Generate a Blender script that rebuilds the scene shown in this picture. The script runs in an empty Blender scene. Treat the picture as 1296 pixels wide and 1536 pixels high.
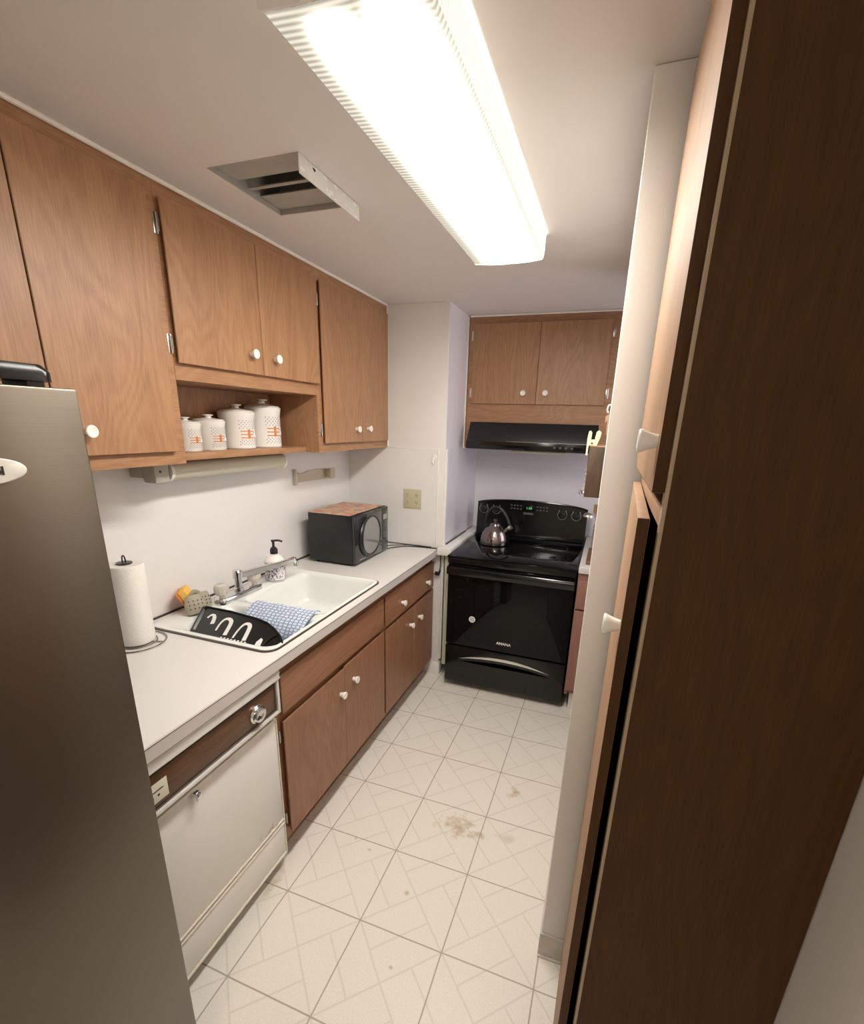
import bpy, bmesh, math, random
from mathutils import Vector, Matrix
random.seed(7)
S = bpy.context.scene
COL = S.collection
PI = math.pi

# ------------------------------------------------------------------ mesh builder
class MB:
    def __init__(s):
        s.bm = bmesh.new()
    def _mi(s, faces, mi):
        for f in faces: f.material_index = mi
    def poly(s, verts, faces, mi=0):
        vs = [s.bm.verts.new(v) for v in verts]
        for f in faces:
            try:
                ff = s.bm.faces.new([vs[i] for i in f]); ff.material_index = mi
            except ValueError: pass
        return s
    def box(s, x0, x1, y0, y1, z0, z1, b=0.0, mi=0, seg=2):
        t = bmesh.new()
        vs = [t.verts.new((x, y, z)) for x in (x0, x1) for y in (y0, y1) for z in (z0, z1)]
        for f in ((0,1,3,2),(4,6,7,5),(0,4,5,1),(2,3,7,6),(0,2,6,4),(1,5,7,3)):
            t.faces.new([vs[i] for i in f])
        if b > 0:
            bmesh.ops.bevel(t, geom=list(t.edges), offset=b, segments=seg, profile=0.5, affect='EDGES')
        return s.merge(t, mi)
    def merge(s, t, mi=None, M=None):
        t.verts.index_update()
        if M is not None: t.transform(M)
        mp = [s.bm.verts.new(v.co) for v in t.verts]
        for f in t.faces:
            try:
                ff = s.bm.faces.new([mp[v.index] for v in f.verts])
                ff.material_index = f.material_index if mi is None else mi
            except ValueError: pass
        t.free()
        return s
    def door(s, ax, front, back, a0, a1, z0, z1, inset=0.012, mi=0):
        """slab door with reverse-bevelled edges; ax = axis of its normal"""
        def P(d, a, z): return (d, a, z) if ax == 'x' else (a, d, z)
        sg = 1 if back > front else -1
        e = 0.003*sg
        v = []
        for d, k in ((front, 0.0015), (front+e, 0), (back, inset)):
            v += [P(d, a0+k, z0+k), P(d, a1-k, z0+k), P(d, a1-k, z1-k), P(d, a0+k, z1-k)]
        f = [(0,1,2,3), (11,10,9,8)]
        for L in (0, 4):
            for i in range(4):
                j = (i+1) % 4
                f.append((L+i, L+4+i, L+4+j, L+j))
        return s.poly(v, f, mi)
    def lathe(s, prof, o, axis=(0,0,1), n=32, mi=0, ref=None):
        a = Vector(axis).normalized()
        r0 = Vector(ref) if ref else (Vector((1,0,0)) if abs(a.x) < .9 else Vector((0,1,0)))
        u = (r0 - a*r0.dot(a)).normalized(); w = a.cross(u)
        o = Vector(o); rings = []
        for r, t in prof:
            c = o + a*t
            if r < 1e-6: rings.append([s.bm.verts.new(c)])
            else: rings.append([s.bm.verts.new(c + (u*math.cos(2*PI*i/n) + w*math.sin(2*PI*i/n))*r) for i in range(n)])
        for A, B in zip(rings, rings[1:]):
            for i in range(n):
                j = (i+1) % n
                if len(A) == 1 and len(B) == 1: continue
                if len(A) == 1: vs = (A[0], B[i], B[j])
                elif len(B) == 1: vs = (A[i], A[j], B[0])
                else: vs = (A[i], A[j], B[j], B[i])
                f = s.bm.faces.new(vs); f.material_index = mi
        for R, cap in ((rings[0], 0), (rings[-1], 1)):
            if len(R) > 1:
                f = s.bm.faces.new(R if cap else R[::-1]); f.material_index = mi
        return s
    def cyl(s, p0, p1, r, n=20, mi=0, r1=None):
        p0 = Vector(p0); p1 = Vector(p1); d = p1-p0
        return s.lathe([(r, 0), (r if r1 is None else r1, d.length)], p0, d, n, mi)
    def tube(s, pts, r, n=10, mi=0, closed=False, sub=0, flat=None):
        pts = [Vector(p) for p in pts]
        if sub: pts = smooth(pts, sub, closed)
        m = len(pts); rings = []
        up = None
        for i, p in enumerate(pts):
            if closed: t = pts[(i+1) % m] - pts[i-1]
            else: t = pts[min(i+1, m-1)] - pts[max(i-1, 0)]
            t.normalize()
            if up is None:
                up = Vector((0,0,1)) if abs(t.z) < .9 else Vector((1,0,0))
            u = (up - t*up.dot(t)).normalized(); w = t.cross(u); up = u
            rr = r(i/(m-1)) if callable(r) else r
            rings.append([s.bm.verts.new(p + (u*math.cos(2*PI*k/n) + w*math.sin(2*PI*k/n)*(flat or 1))*rr) for k in range(n)])
        seq = list(zip(rings, rings[1:])) + ([(rings[-1], rings[0])] if closed else [])
        for A, B in seq:
            for k in range(n):
                j = (k+1) % n
                f = s.bm.faces.new((A[k], A[j], B[j], B[k])); f.material_index = mi
        if not closed:
            for R in (rings[0][::-1], rings[-1]):
                f = s.bm.faces.new(R); f.material_index = mi
        return s
    def prism(s, pts, d, mi=0):
        """pts: planar 3-D outline; extruded by vector d"""
        d = Vector(d); A = [s.bm.verts.new(Vector(p)) for p in pts]; B = [s.bm.verts.new(Vector(p)+d) for p in pts]
        n = len(A)
        fs = [s.bm.faces.new(A[::-1]), s.bm.faces.new(B)]
        for i in range(n):
            fs.append(s.bm.faces.new((A[i], A[(i+1) % n], B[(i+1) % n], B[i])))
        s._mi(fs, mi)
        return s
    def loops(s, L, cap0=False, cap1=False, mi=0):
        R = [[s.bm.verts.new(Vector(p)) for p in l] for l in L]
        n = len(R[0])
        for A, B in zip(R, R[1:]):
            for i in range(n):
                j = (i+1) % n
                f = s.bm.faces.new((A[i], A[j], B[j], B[i])); f.material_index = mi
        if cap0: s.bm.faces.new(R[0][::-1]).material_index = mi
        if cap1: s.bm.faces.new(R[-1]).material_index = mi
        return s

def smooth(pts, k, closed=False):
    out = []; m = len(pts)
    rng = range(m) if closed else range(m-1)
    for i in rng:
        p0 = pts[i-1] if (closed or i > 0) else pts[i]
        p1 = pts[i]; p2 = pts[(i+1) % m]
        p3 = pts[(i+2) % m] if (closed or i+2 < m) else p2
        for q in range(k):
            t = q/k
            out.append(0.5*((2*p1) + (p2-p0)*t + (2*p0-5*p1+4*p2-p3)*t*t + (3*p1-p0-3*p2+p3)*t**3))
    if not closed: out.append(pts[-1])
    return out

def rrect(x0, x1, y0, y1, rad, z, k=6):
    if not isinstance(rad, (list, tuple)): rad = [rad]*4
    out = []
    for (cx, cy, a), r in zip(((x1, y1, 0), (x0, y1, 90), (x0, y0, 180), (x1, y0, 270)), rad):
        sx = -1 if cx == x1 else 1; sy = -1 if cy == y1 else 1
        for i in range(k+1):
            t = math.radians(a + 90*i/k)
            out.append((cx + sx*r + r*math.cos(t), cy + sy*r + r*math.sin(t), z))
    return out

def wloc(p):
    v = Vector((0,0,0))
    while p is not None: v += p.location; p = p.parent
    return v

def part(name, mb, mats, parent=None, smooth_deg=35, weld=True):
    bm = mb.bm
    if weld: bmesh.ops.remove_doubles(bm, verts=bm.verts, dist=1e-6)
    bmesh.ops.recalc_face_normals(bm, faces=bm.faces)
    xs = [v.co for v in bm.verts]
    lo = Vector([min(c[i] for c in xs) for i in range(3)]); hi = Vector([max(c[i] for c in xs) for i in range(3)])
    o = (lo+hi)/2; o.z = lo.z
    bmesh.ops.translate(bm, verts=bm.verts, vec=-o)
    me = bpy.data.meshes.new(name); bm.to_mesh(me); bm.free()
    for m in (mats if isinstance(mats, (list, tuple)) else [mats]): me.materials.append(m)
    for p in me.polygons: p.use_smooth = True
    me.set_sharp_from_angle(angle=math.radians(smooth_deg))
    ob = bpy.data.objects.new(name, me); COL.objects.link(ob)
    ob.parent = parent
    ob.location = o - wloc(parent)
    return ob

def thing(name, label, cat, loc=(0,0,0), group=None):
    o = bpy.data.objects.new(name, None); COL.objects.link(o)
    o.empty_display_size = 0.05
    o.location = loc; o['label'] = label; o['category'] = cat
    if group: o['group'] = group
    return o
def tag(o, label, cat, group=None):
    o['label'] = label; o['category'] = cat
    if group: o['group'] = group
    return o
def struct(name, mb, mats, label=None):
    o = part(name, mb, mats); o['kind'] = 'structure'
    if label: o['label'] = label
    return o
def lab(o, t): o['label'] = t; return o

FONT = None
def text_mb(txt, size, M, depth=0.0004, bold=0.0):
    cu = bpy.data.curves.new('lettering', 'FONT'); cu.body = txt; cu.size = size
    cu.align_x = 'CENTER'; cu.align_y = 'CENTER'; cu.extrude = depth; cu.offset = bold; cu.resolution_u = 3
    ob = bpy.data.objects.new('lettering', cu); COL.objects.link(ob)
    dg = bpy.context.evaluated_depsgraph_get(); dg.update()
    me = bpy.data.meshes.new_from_object(ob.evaluated_get(dg))
    bpy.data.objects.remove(ob); bpy.data.curves.remove(cu)
    t = bmesh.new(); t.from_mesh(me); bpy.data.meshes.remove(me)
    mb = MB(); mb.merge(t, 0, M); return mb
def basis(o, u, v):
    u = Vector(u).normalized(); v = Vector(v).normalized(); w = u.cross(v)
    M = Matrix((u, v, w)).transposed().to_4x4(); M.translation = Vector(o); return M

# ------------------------------------------------------------------ materials
def new_mat(name):
    m = bpy.data.materials.new(name); m.use_nodes = True
    nt = m.node_tree; b = nt.nodes['Principled BSDF']
    return m, nt, b
def N(nt, typ, **kw):
    n = nt.nodes.new(typ)
    for k, v in kw.items(): setattr(n, k, v)
    return n
def L(nt, a, b): nt.links.new(a, b)
def MATH(nt, op, a, b=None, c=None):
    n = nt.nodes.new('ShaderNodeMath'); n.operation = op
    for i, v in enumerate((a, b, c)):
        if v is None: continue
        if isinstance(v, (int, float)): n.inputs[i].default_value = v
        else: nt.links.new(v, n.inputs[i])
    return n.outputs[0]
def MIX(nt, fac, a, b):
    n = nt.nodes.new('ShaderNodeMix'); n.data_type = 'RGBA'
    for idx, v in ((0, fac), (6, a), (7, b)):
        if isinstance(v, (int, float)): n.inputs[idx].default_value = v
        elif isinstance(v, tuple): n.inputs[idx].default_value = (*v, 1)
        else: nt.links.new(v, n.inputs[idx])
    return n.outputs[2]
def plain(name, col, rough=.5, metal=0., noise=0., nscale=30., bump=0., coat=0., spec=None, trans=0.):
    m, nt, b = new_mat(name)
    b.inputs['Base Color'].default_value = (*col, 1); b.inputs['Roughness'].default_value = rough
    b.inputs['Metallic'].default_value = metal
    if coat: b.inputs['Coat Weight'].default_value = coat; b.inputs['Coat Roughness'].default_value = .04
    if spec is not None: b.inputs['Specular IOR Level'].default_value = spec
    if trans: b.inputs['Transmission Weight'].default_value = trans
    tc = N(nt, 'ShaderNodeTexCoord')
    nz = N(nt, 'ShaderNodeTexNoise'); nz.inputs['Scale'].default_value = nscale; nz.inputs['Detail'].default_value = 4
    L(nt, tc.outputs['Object'], nz.inputs['Vector'])
    if noise:
        c = MIX(nt, nz.outputs['Fac'], tuple(x*(1-noise) for x in col), tuple(min(1, x*(1+noise)) for x in col))
        L(nt, c, b.inputs['Base Color'])
    if bump:
        bp = N(nt, 'ShaderNodeBump'); bp.inputs['Strength'].default_value = bump; bp.inputs['Distance'].default_value = .002
        L(nt, nz.outputs['Fac'], bp.inputs['Height']); L(nt, bp.outputs[0], b.inputs['Normal'])
    return m
def wood(name, dark, mid, light, axis='z', rough=.42, scale=1.0, contrast=1.0):
    m, nt, b = new_mat(name)
    tc = N(nt, 'ShaderNodeTexCoord'); oi = N(nt, 'ShaderNodeObjectInfo')
    add = N(nt, 'ShaderNodeVectorMath', operation='ADD')
    mul = N(nt, 'ShaderNodeVectorMath', operation='SCALE'); mul.inputs['Scale'].default_value = 17.
    cmb = N(nt, 'ShaderNodeCombineXYZ')
    for i in range(3): L(nt, oi.outputs['Random'], cmb.inputs[i])
    L(nt, cmb.outputs[0], mul.inputs[0]); L(nt, tc.outputs['Object'], add.inputs[0]); L(nt, mul.outputs[0], add.inputs[1])
    def mapped(across, along):
        mp = N(nt, 'ShaderNodeMapping')
        s = [across*scale]*3; s['xyz'.index(axis)] = along*scale
        mp.inputs['Scale'].default_value = s
        L(nt, add.outputs[0], mp.inputs['Vector']); return mp.outputs[0]
    n1 = N(nt, 'ShaderNodeTexNoise'); n1.inputs['Scale'].default_value = 1; n1.inputs['Detail'].default_value = 2; n1.inputs['Distortion'].default_value = .4
    L(nt, mapped(4.5, .9), n1.inputs['Vector'])
    rings = MATH(nt, 'SINE', MATH(nt, 'MULTIPLY', n1.outputs['Fac'], 120.))
    rings = MATH(nt, 'MULTIPLY_ADD', rings, .5, .5)
    n2 = N(nt, 'ShaderNodeTexNoise'); n2.inputs['Scale'].default_value = 1; n2.inputs['Detail'].default_value = 5; n2.inputs['Roughness'].default_value = .65
    L(nt, mapped(260., 16.), n2.inputs['Vector'])
    n3 = N(nt, 'ShaderNodeTexNoise'); n3.inputs['Scale'].default_value = 1; n3.inputs['Detail'].default_value = 2
    L(nt, mapped(14., .8), n3.inputs['Vector'])
    f = MATH(nt, 'ADD', MATH(nt, 'MULTIPLY', rings, .13*contrast), MATH(nt, 'MULTIPLY', n2.outputs['Fac'], .75*contrast))
    f = MATH(nt, 'ADD', f, MATH(nt, 'MULTIPLY', n3.outputs['Fac'], .30*contrast))
    f = MATH(nt, 'ADD', f, .5-.58*contrast)
    cr = N(nt, 'ShaderNodeValToRGB')
    e = cr.color_ramp.elements; e[0].position = .2; e[0].color = (*dark, 1); e[1].position = .8; e[1].color = (*light, 1)
    q = e.new(.48); q.color = (*mid, 1)
    L(nt, f, cr.inputs[0]); L(nt, cr.outputs[0], b.inputs['Base Color'])
    b.inputs['Roughness'].default_value = rough
    bp = N(nt, 'ShaderNodeBump'); bp.inputs['Strength'].default_value = .12; bp.inputs['Distance'].default_value = .001
    L(nt, n2.outputs['Fac'], bp.inputs['Height']); L(nt, bp.outputs[0], b.inputs['Normal'])
    return m

M = {}
OD, OM, OL_ = (.24, .112, .050), (.355, .183, .090), (.45, .250, .135)
M['wood_z'] = wood('oak_laminate_vertical', OD, OM, OL_, 'z')
M['wood_y'] = wood('oak_laminate_along_counter', OD, OM, OL_, 'y')
M['wood_x'] = wood('oak_laminate_across', OD, OM, OL_, 'x')
M['base_z'] = wood('oak_laminate_shaded_vertical', (.185,.080,.040), (.275,.128,.067), (.35,.18,.10), 'z')  # weaker light on the lower cabinets, put into a darker oak
M['base_y'] = wood('oak_laminate_shaded_along', (.185,.080,.040), (.275,.128,.067), (.35,.18,.10), 'y')  # same darkened oak, grain running along
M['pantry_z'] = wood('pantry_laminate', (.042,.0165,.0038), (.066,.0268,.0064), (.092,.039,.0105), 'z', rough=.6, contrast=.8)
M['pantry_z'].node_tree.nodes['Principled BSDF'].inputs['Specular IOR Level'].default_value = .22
M['pantry_front'] = wood('pantry_front_laminate', (.27,.15,.085), (.37,.22,.13), (.45,.29,.185), 'z', rough=.62, contrast=.8)
M['panel_wood'] = wood('dark_walnut_console', (.05,.022,.01), (.10,.045,.019), (.16,.075,.034), 'y', rough=.35)
M['red_oak'] = wood('reddish_oak', (.22,.095,.07), (.31,.15,.115), (.38,.20,.155), 'z')
M['box_wood'] = wood('rustic_box_wood', (.04,.022,.011), (.08,.045,.022), (.125,.072,.036), 'z', rough=.6)
M['board_wood'] = wood('cutting_board_wood', (.14,.06,.025), (.2,.1,.045), (.28,.15,.07), 'y', rough=.6)
M['spoon_wood'] = wood('spoon_wood', (.25,.13,.05), (.36,.2,.09), (.45,.27,.14), 'z', rough=.6)
M['wall'] = plain('painted_wall', (.77,.745,.715), .55, noise=.02, nscale=8, bump=.15)
M['alcove'] = plain('alcove_paint_cool_light', (.78,.745,.80), .5, noise=.02, nscale=8, bump=.1)  # lavender cast of the mixed light, put into the wall colour
M['ceiling'] = plain('ceiling_paint', (.74,.695,.67), .75, noise=.03, nscale=5, bump=.25)
M['trim'] = plain('white_trim_paint', (.82,.80,.77), .4, noise=.02)
M['caulk'] = plain('white_caulk', (.88,.82,.77), .5, noise=.05, nscale=60)
M['cove'] = plain('vinyl_cove_base', (.62,.58,.52), .5, noise=.05)
M['splash'] = plain('laminate_backsplash', (.81,.79,.775), .28, noise=.015, nscale=12)
M['splash_light_tint'] = plain('laminate_cool_light', (.74,.71,.77), .3, noise=.015, nscale=12)  # same lavender light cast, put into the laminate colour
M['counter'] = plain('white_laminate_counter', (.74,.71,.685), .32, noise=.03, nscale=220)
M['counter_edge'] = plain('counter_edge_band', (.57,.53,.51), .35, noise=.02)
M['dark_seam'] = plain('dark_seam', (.035,.026,.022), .5, noise=.2)
M['ceramic'] = plain('white_ceramic_knob', (.86,.84,.80), .18, noise=.01)
M['canister'] = plain('canister_glaze', (.78,.76,.72), .22, noise=.02)
M['cream'] = plain('cream_plastic', (.62,.60,.475), .4, noise=.03)
M['cream_dark'] = plain('grey_cream_metal', (.46,.44,.37), .45, noise=.04)
M['white_pl'] = plain('white_plastic', (.85,.83,.79), .35, noise=.01)
M['almond'] = plain('almond_plastic', (.58,.53,.35), .4, noise=.02)
M['beige'] = plain('beige_plastic', (.55,.50,.40), .45, noise=.04)
M['chrome'] = plain('chrome', (.75,.75,.76), .09, metal=1., noise=.02)
M['brushed'] = plain('brushed_hinge_metal', (.62,.60,.58), .25, metal=1., noise=.05)
M['hinge_black'] = plain('hinge_cover_black', (.008,.007,.008), .22, noise=.1, spec=.25)
M['edge_band'] = plain('painted_lit_edge_band', (.40,.30,.20), .45, noise=.06)  # light on the panel's front edge, painted as a pale colour
M['flange'] = plain('bent_flange_metal', (.70,.69,.67), .45, metal=.3, noise=.06)
M['sheet'] = plain('galvanised_sheet', (.42,.41,.38), .5, metal=.2, noise=.18, nscale=14)
M['duct_dark'] = plain('duct_dark', (.012,.011,.01), .6, noise=.2)
M['black_gloss'] = plain('black_enamel', (.006,.006,.0065), .14, noise=.1, spec=.45)
M['black_glass'] = plain('black_glass', (.004,.004,.0045), .05, noise=.1, spec=.22)
M['black_soft'] = plain('black_range_side', (.008,.008,.009), .32, noise=.1)
M['black_pl'] = plain('black_plastic', (.010,.010,.011), .3, noise=.1)
M['mw_black'] = plain('microwave_black', (.012,.013,.013), .28, noise=.2, nscale=5)
M['mw_glass'] = plain('microwave_window', (.19,.195,.19), .06, noise=.05, coat=1.)  # grey of the window's reflection put into its base colour
M['mw_panel'] = plain('microwave_panel', (.022,.024,.024), .16, noise=.1, coat=.4)
M['porcelain'] = plain('sink_porcelain', (.80,.81,.79), .14, noise=.015, nscale=6, coat=.3)
M['dw_trim'] = plain('bright_trim_metal', (.80,.79,.77), .3, metal=.35, noise=.03)
M['rim'] = plain('sink_rim_band', (.10,.085,.075), .3, metal=.6, noise=.1)
M['dw_white'] = plain('dishwasher_enamel', (.78,.755,.72), .35, noise=.03, nscale=9)
M['dw_edge'] = plain('dishwasher_edge_strip', (.80,.76,.66), .35, noise=.04)
M['paper'] = plain('paper_towel', (.83,.80,.76), .9, noise=.05, nscale=120, bump=.5)
M['wire'] = plain('steel_wire', (.45,.42,.40), .25, metal=1., noise=.05)
M['sponge_y'] = plain('yellow_sponge', (.85,.50,.10), .9, noise=.15, nscale=150, bump=.6)
M['sponge_o'] = plain('orange_scrub', (.78,.26,.08), .95, noise=.25, nscale=200, bump=.6)
M['silicone'] = plain('taupe_silicone', (.36,.32,.24), .55, noise=.06)
M['hole'] = plain('drain_hole_dark', (.08,.07,.055), .7, noise=.1)
M['label_grey'] = plain('printed_grey', (.30,.30,.29), .4, noise=.05)
M['dim_print'] = plain('dim_print', (.10,.10,.10), .4, noise=.05)
M['label_white'] = plain('printed_white', (.80,.80,.79), .4, noise=.02)
M['label_black'] = plain('printed_black', (.02,.018,.016), .5, noise=.05)
M['orange'] = plain('orange_print', (.58,.20,.05), .4, noise=.06)
M['slate'] = plain('slate_print', (.20,.19,.24), .4, noise=.06)
M['white_pr'] = plain('white_print', (.82,.82,.86), .4, noise=.02)
M['purple'] = plain('purple_print', (.10,.05,.20), .4, noise=.2)
M['lilac'] = plain('lilac_print', (.58,.50,.70), .4, noise=.1)
M['pump'] = plain('dark_pump_plastic', (.018,.012,.014), .3, noise=.1)
M['kettle'] = plain('kettle_steel', (.27,.225,.22), .2, metal=1., noise=.06)
M['kettle_black'] = plain('kettle_handle_black', (.012,.011,.011), .3, noise=.1)
M['accent'] = plain('satin_accent', (.75,.74,.72), .28, metal=1., noise=.04)
M['bone'] = plain('yellowed_plastic', (.74,.71,.49), .45, noise=.05)
M['crock'] = plain('stoneware', (.55,.50,.45), .35, noise=.05)
M['tagc'] = plain('key_tag_tan', (.55,.33,.20), .5, noise=.05)
M['burner'] = plain('burner_print', (.03,.03,.03), .3, noise=.05)

# acrylic tap knob
m, nt, b = new_mat('clear_acrylic')
b.inputs['Base Color'].default_value = (.86,.82,.74,1); b.inputs['Roughness'].default_value = .12
b.inputs['Transmission Weight'].default_value = .55; b.inputs['IOR'].default_value = 1.45
M['acrylic'] = m

# brushed stainless (fridge): fine vertical brushing
m, nt, b = new_mat('brushed_stainless')
tc = N(nt, 'ShaderNodeTexCoord'); mp = N(nt, 'ShaderNodeMapping'); mp.inputs['Scale'].default_value = (3, 3, 900)
nz = N(nt, 'ShaderNodeTexNoise'); nz.inputs['Scale'].default_value = 1; nz.inputs['Detail'].default_value = 3
L(nt, tc.outputs['Object'], mp.inputs['Vector']); L(nt, mp.outputs[0], nz.inputs['Vector'])
L(nt, MIX(nt, nz.outputs['Fac'], (.135,.113,.090), (.172,.146,.118)), b.inputs['Base Color'])
b.inputs['Metallic'].default_value = .9
L(nt, MATH(nt, 'MULTIPLY_ADD', nz.outputs['Fac'], .12, .27), b.inputs['Roughness'])
bp = N(nt, 'ShaderNodeBump'); bp.inputs['Strength'].default_value = .05; bp.inputs['Distance'].default_value = .0005
L(nt, nz.outputs['Fac'], bp.inputs['Height']); L(nt, bp.outputs[0], b.inputs['Normal'])
M['stainless'] = m

# sheet-vinyl floor: one-foot squares with an embossed diagonal basket weave, flecks, stains
m, nt, b = new_mat('vinyl_floor')
T = .3048
geo = N(nt, 'ShaderNodeTexCoord'); sp = N(nt, 'ShaderNodeSeparateXYZ'); L(nt, geo.outputs['Object'], sp.inputs[0])
nzw = N(nt, 'ShaderNodeTexNoise'); nzw.inputs['Scale'].default_value = 3; L(nt, geo.outputs['Object'], nzw.inputs['Vector'])
wob = MATH(nt, 'MULTIPLY_ADD', nzw.outputs['Fac'], .006, -.003)
X = MATH(nt, 'ADD', sp.outputs[0], wob); Y = MATH(nt, 'ADD', sp.outputs[1], wob)
def line(c, period, half, off=0.):
    f = MATH(nt, 'FRACT', MATH(nt, 'ADD', MATH(nt, 'DIVIDE', c, period), 100.5+off))
    d = MATH(nt, 'MULTIPLY', MATH(nt, 'ABSOLUTE', MATH(nt, 'SUBTRACT', f, .5)), period)
    mr = N(nt, 'ShaderNodeMapRange'); mr.inputs['From Min'].default_value = half*.55; mr.inputs['From Max'].default_value = half
    mr.inputs['To Min'].default_value = 1; mr.inputs['To Max'].default_value = 0
    L(nt, d, mr.inputs['Value']); return mr.outputs[0]
grout = MATH(nt, 'MAXIMUM', line(X, T, .0030), line(Y, T, .0030))
s_ = T/math.sqrt(2)
U = MATH(nt, 'MULTIPLY', MATH(nt, 'ADD', X, Y), 1/math.sqrt(2)); V = MATH(nt, 'MULTIPLY', MATH(nt, 'SUBTRACT', X, Y), 1/math.sqrt(2))
edges = MATH(nt, 'MAXIMUM', line(U, s_, .0042), line(V, s_, .0042))
fu = MATH(nt, 'FLOOR', MATH(nt, 'ADD', MATH(nt, 'DIVIDE', U, s_), 100.)); fv = MATH(nt, 'FLOOR', MATH(nt, 'ADD', MATH(nt, 'DIVIDE', V, s_), 100.))
chk = MATH(nt, 'MODULO', MATH(nt, 'ADD', fu, fv), 2.)
midl = MATH(nt, 'ADD', MATH(nt, 'MULTIPLY', chk, line(U, s_, .0042, .5)), MATH(nt, 'MULTIPLY', MATH(nt, 'SUBTRACT', 1., chk), line(V, s_, .0042, .5)))
emb = MATH(nt, 'MAXIMUM', edges, midl)
fl = N(nt, 'ShaderNodeTexNoise'); fl.inputs['Scale'].default_value = 190; fl.inputs['Detail'].default_value = 3; L(nt, geo.outputs['Object'], fl.inputs['Vector'])
big = N(nt, 'ShaderNodeTexNoise'); big.inputs['Scale'].default_value = 2.2; big.inputs['Detail'].default_value = 3; L(nt, geo.outputs['Object'], big.inputs['Vector'])
c = MIX(nt, fl.outputs['Fac'], (.74,.695,.62), (.93,.895,.83))
c = MIX(nt, MATH(nt, 'MULTIPLY', big.outputs['Fac'], .3), c, (.74,.71,.66))
c = MIX(nt, MATH(nt, 'MULTIPLY', emb, .32), c, (.55,.50,.42))
c = MIX(nt, MATH(nt, 'MULTIPLY', grout, .75), c, (.30,.26,.20))
# worn stains, each at its own spot
stn = N(nt, 'ShaderNodeTexNoise'); stn.inputs['Scale'].default_value = 28; stn.inputs['Detail'].default_value = 5; stn.inputs['Roughness'].default_value = .7; L(nt, geo.outputs['Object'], stn.inputs['Vector'])
for (sx, sy, rx, ry, k) in ((.505, .515, .105, .075, .85), (.60, .50, .05, .035, .8), (.70, .80, .035, .05, .9), (.72, .53, .06, .03, .4), (-.07, .0, .03, .10, .6), (.12, .30, .012, .012, .9), (.20, .27, .012, .01, .9), (.42, .15, .012, .012, .8), (.47, -.10, .012, .012, .9)):
    dx = MATH(nt, 'DIVIDE', MATH(nt, 'SUBTRACT', sp.outputs[0], sx), rx); dy = MATH(nt, 'DIVIDE', MATH(nt, 'SUBTRACT', sp.outputs[1], sy), ry)
    r = MATH(nt, 'SQRT', MATH(nt, 'ADD', MATH(nt, 'MULTIPLY', dx, dx), MATH(nt, 'MULTIPLY', dy, dy)))
    q = MATH(nt, 'ADD', MATH(nt, 'SUBTRACT', 1.25, r), MATH(nt, 'MULTIPLY', MATH(nt, 'SUBTRACT', stn.outputs['Fac'], .55), 3.2))
    mr = N(nt, 'ShaderNodeMapRange'); mr.inputs['From Min'].default_value = .25; mr.inputs['From Max'].default_value = 1.1; mr.inputs['To Max'].default_value = k*.75
    L(nt, q, mr.inputs['Value'])
    ins = MATH(nt, 'LESS_THAN', r, 1.5)
    c = MIX(nt, MATH(nt, 'MULTIPLY', mr.outputs[0], ins), c, (.42,.28,.12))
L(nt, c, b.inputs['Base Color']); b.inputs['Roughness'].default_value = .42
hgt = MATH(nt, 'SUBTRACT', MATH(nt, 'MULTIPLY', fl.outputs['Fac'], .25), MATH(nt, 'ADD', MATH(nt, 'MULTIPLY', emb, .5), grout))
bp = N(nt, 'ShaderNodeBump'); bp.inputs['Strength'].default_value = .25; bp.inputs['Distance'].default_value = .001
L(nt, hgt, bp.inputs['Height']); L(nt, bp.outputs[0], b.inputs['Normal'])
M['floor'] = m

# honeycomb-print dish towel
m, nt, b = new_mat('blue_honeycomb_cloth')
tc = N(nt, 'ShaderNodeTexCoord'); sq = N(nt, 'ShaderNodeSeparateXYZ'); L(nt, tc.outputs['Object'], sq.inputs[0]); cq = N(nt, 'ShaderNodeCombineXYZ'); L(nt, sq.outputs[0], cq.inputs[0]); L(nt, MATH(nt, 'ADD', sq.outputs[1], sq.outputs[2]), cq.inputs[1])
vo = N(nt, 'ShaderNodeTexVoronoi'); vo.voronoi_dimensions = '2D'; vo.feature = 'DISTANCE_TO_EDGE'; vo.inputs['Scale'].default_value = 52; vo.inputs['Randomness'].default_value = .38
L(nt, cq.outputs[0], vo.inputs['Vector'])
mr = N(nt, 'ShaderNodeMapRange'); mr.inputs['From Min'].default_value = .05; mr.inputs['From Max'].default_value = .22; L(nt, vo.outputs['Distance'], mr.inputs['Value'])
L(nt, MIX(nt, mr.outputs[0], (.20,.29,.47), (.66,.70,.80)), b.inputs['Base Color']); b.inputs['Roughness'].default_value = .9
M['towel'] = m

# patchwork paper on the microwave
m, nt, b = new_mat('red_patchwork_print')
tc = N(nt, 'ShaderNodeTexCoord'); mp = N(nt, 'ShaderNodeMapping'); mp.inputs['Rotation'].default_value = (0,0,.7); L(nt, tc.outputs['Object'], mp.inputs['Vector'])
vo = N(nt, 'ShaderNodeTexVoronoi'); vo.inputs['Scale'].default_value = 26; L(nt, mp.outputs[0], vo.inputs['Vector'])
wv = N(nt, 'ShaderNodeTexWave'); wv.inputs['Scale'].default_value = 22; wv.inputs['Distortion'].default_value = 6; L(nt, mp.outputs[0], wv.inputs['Vector'])
sp2 = N(nt, 'ShaderNodeSeparateColor'); L(nt, vo.outputs['Color'], sp2.inputs[0])
cr = N(nt, 'ShaderNodeValToRGB'); e = cr.color_ramp.elements
e[0].color = (.62,.20,.13,1); e[1].position = 1; e[1].color = (.32,.28,.30,1)
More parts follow.
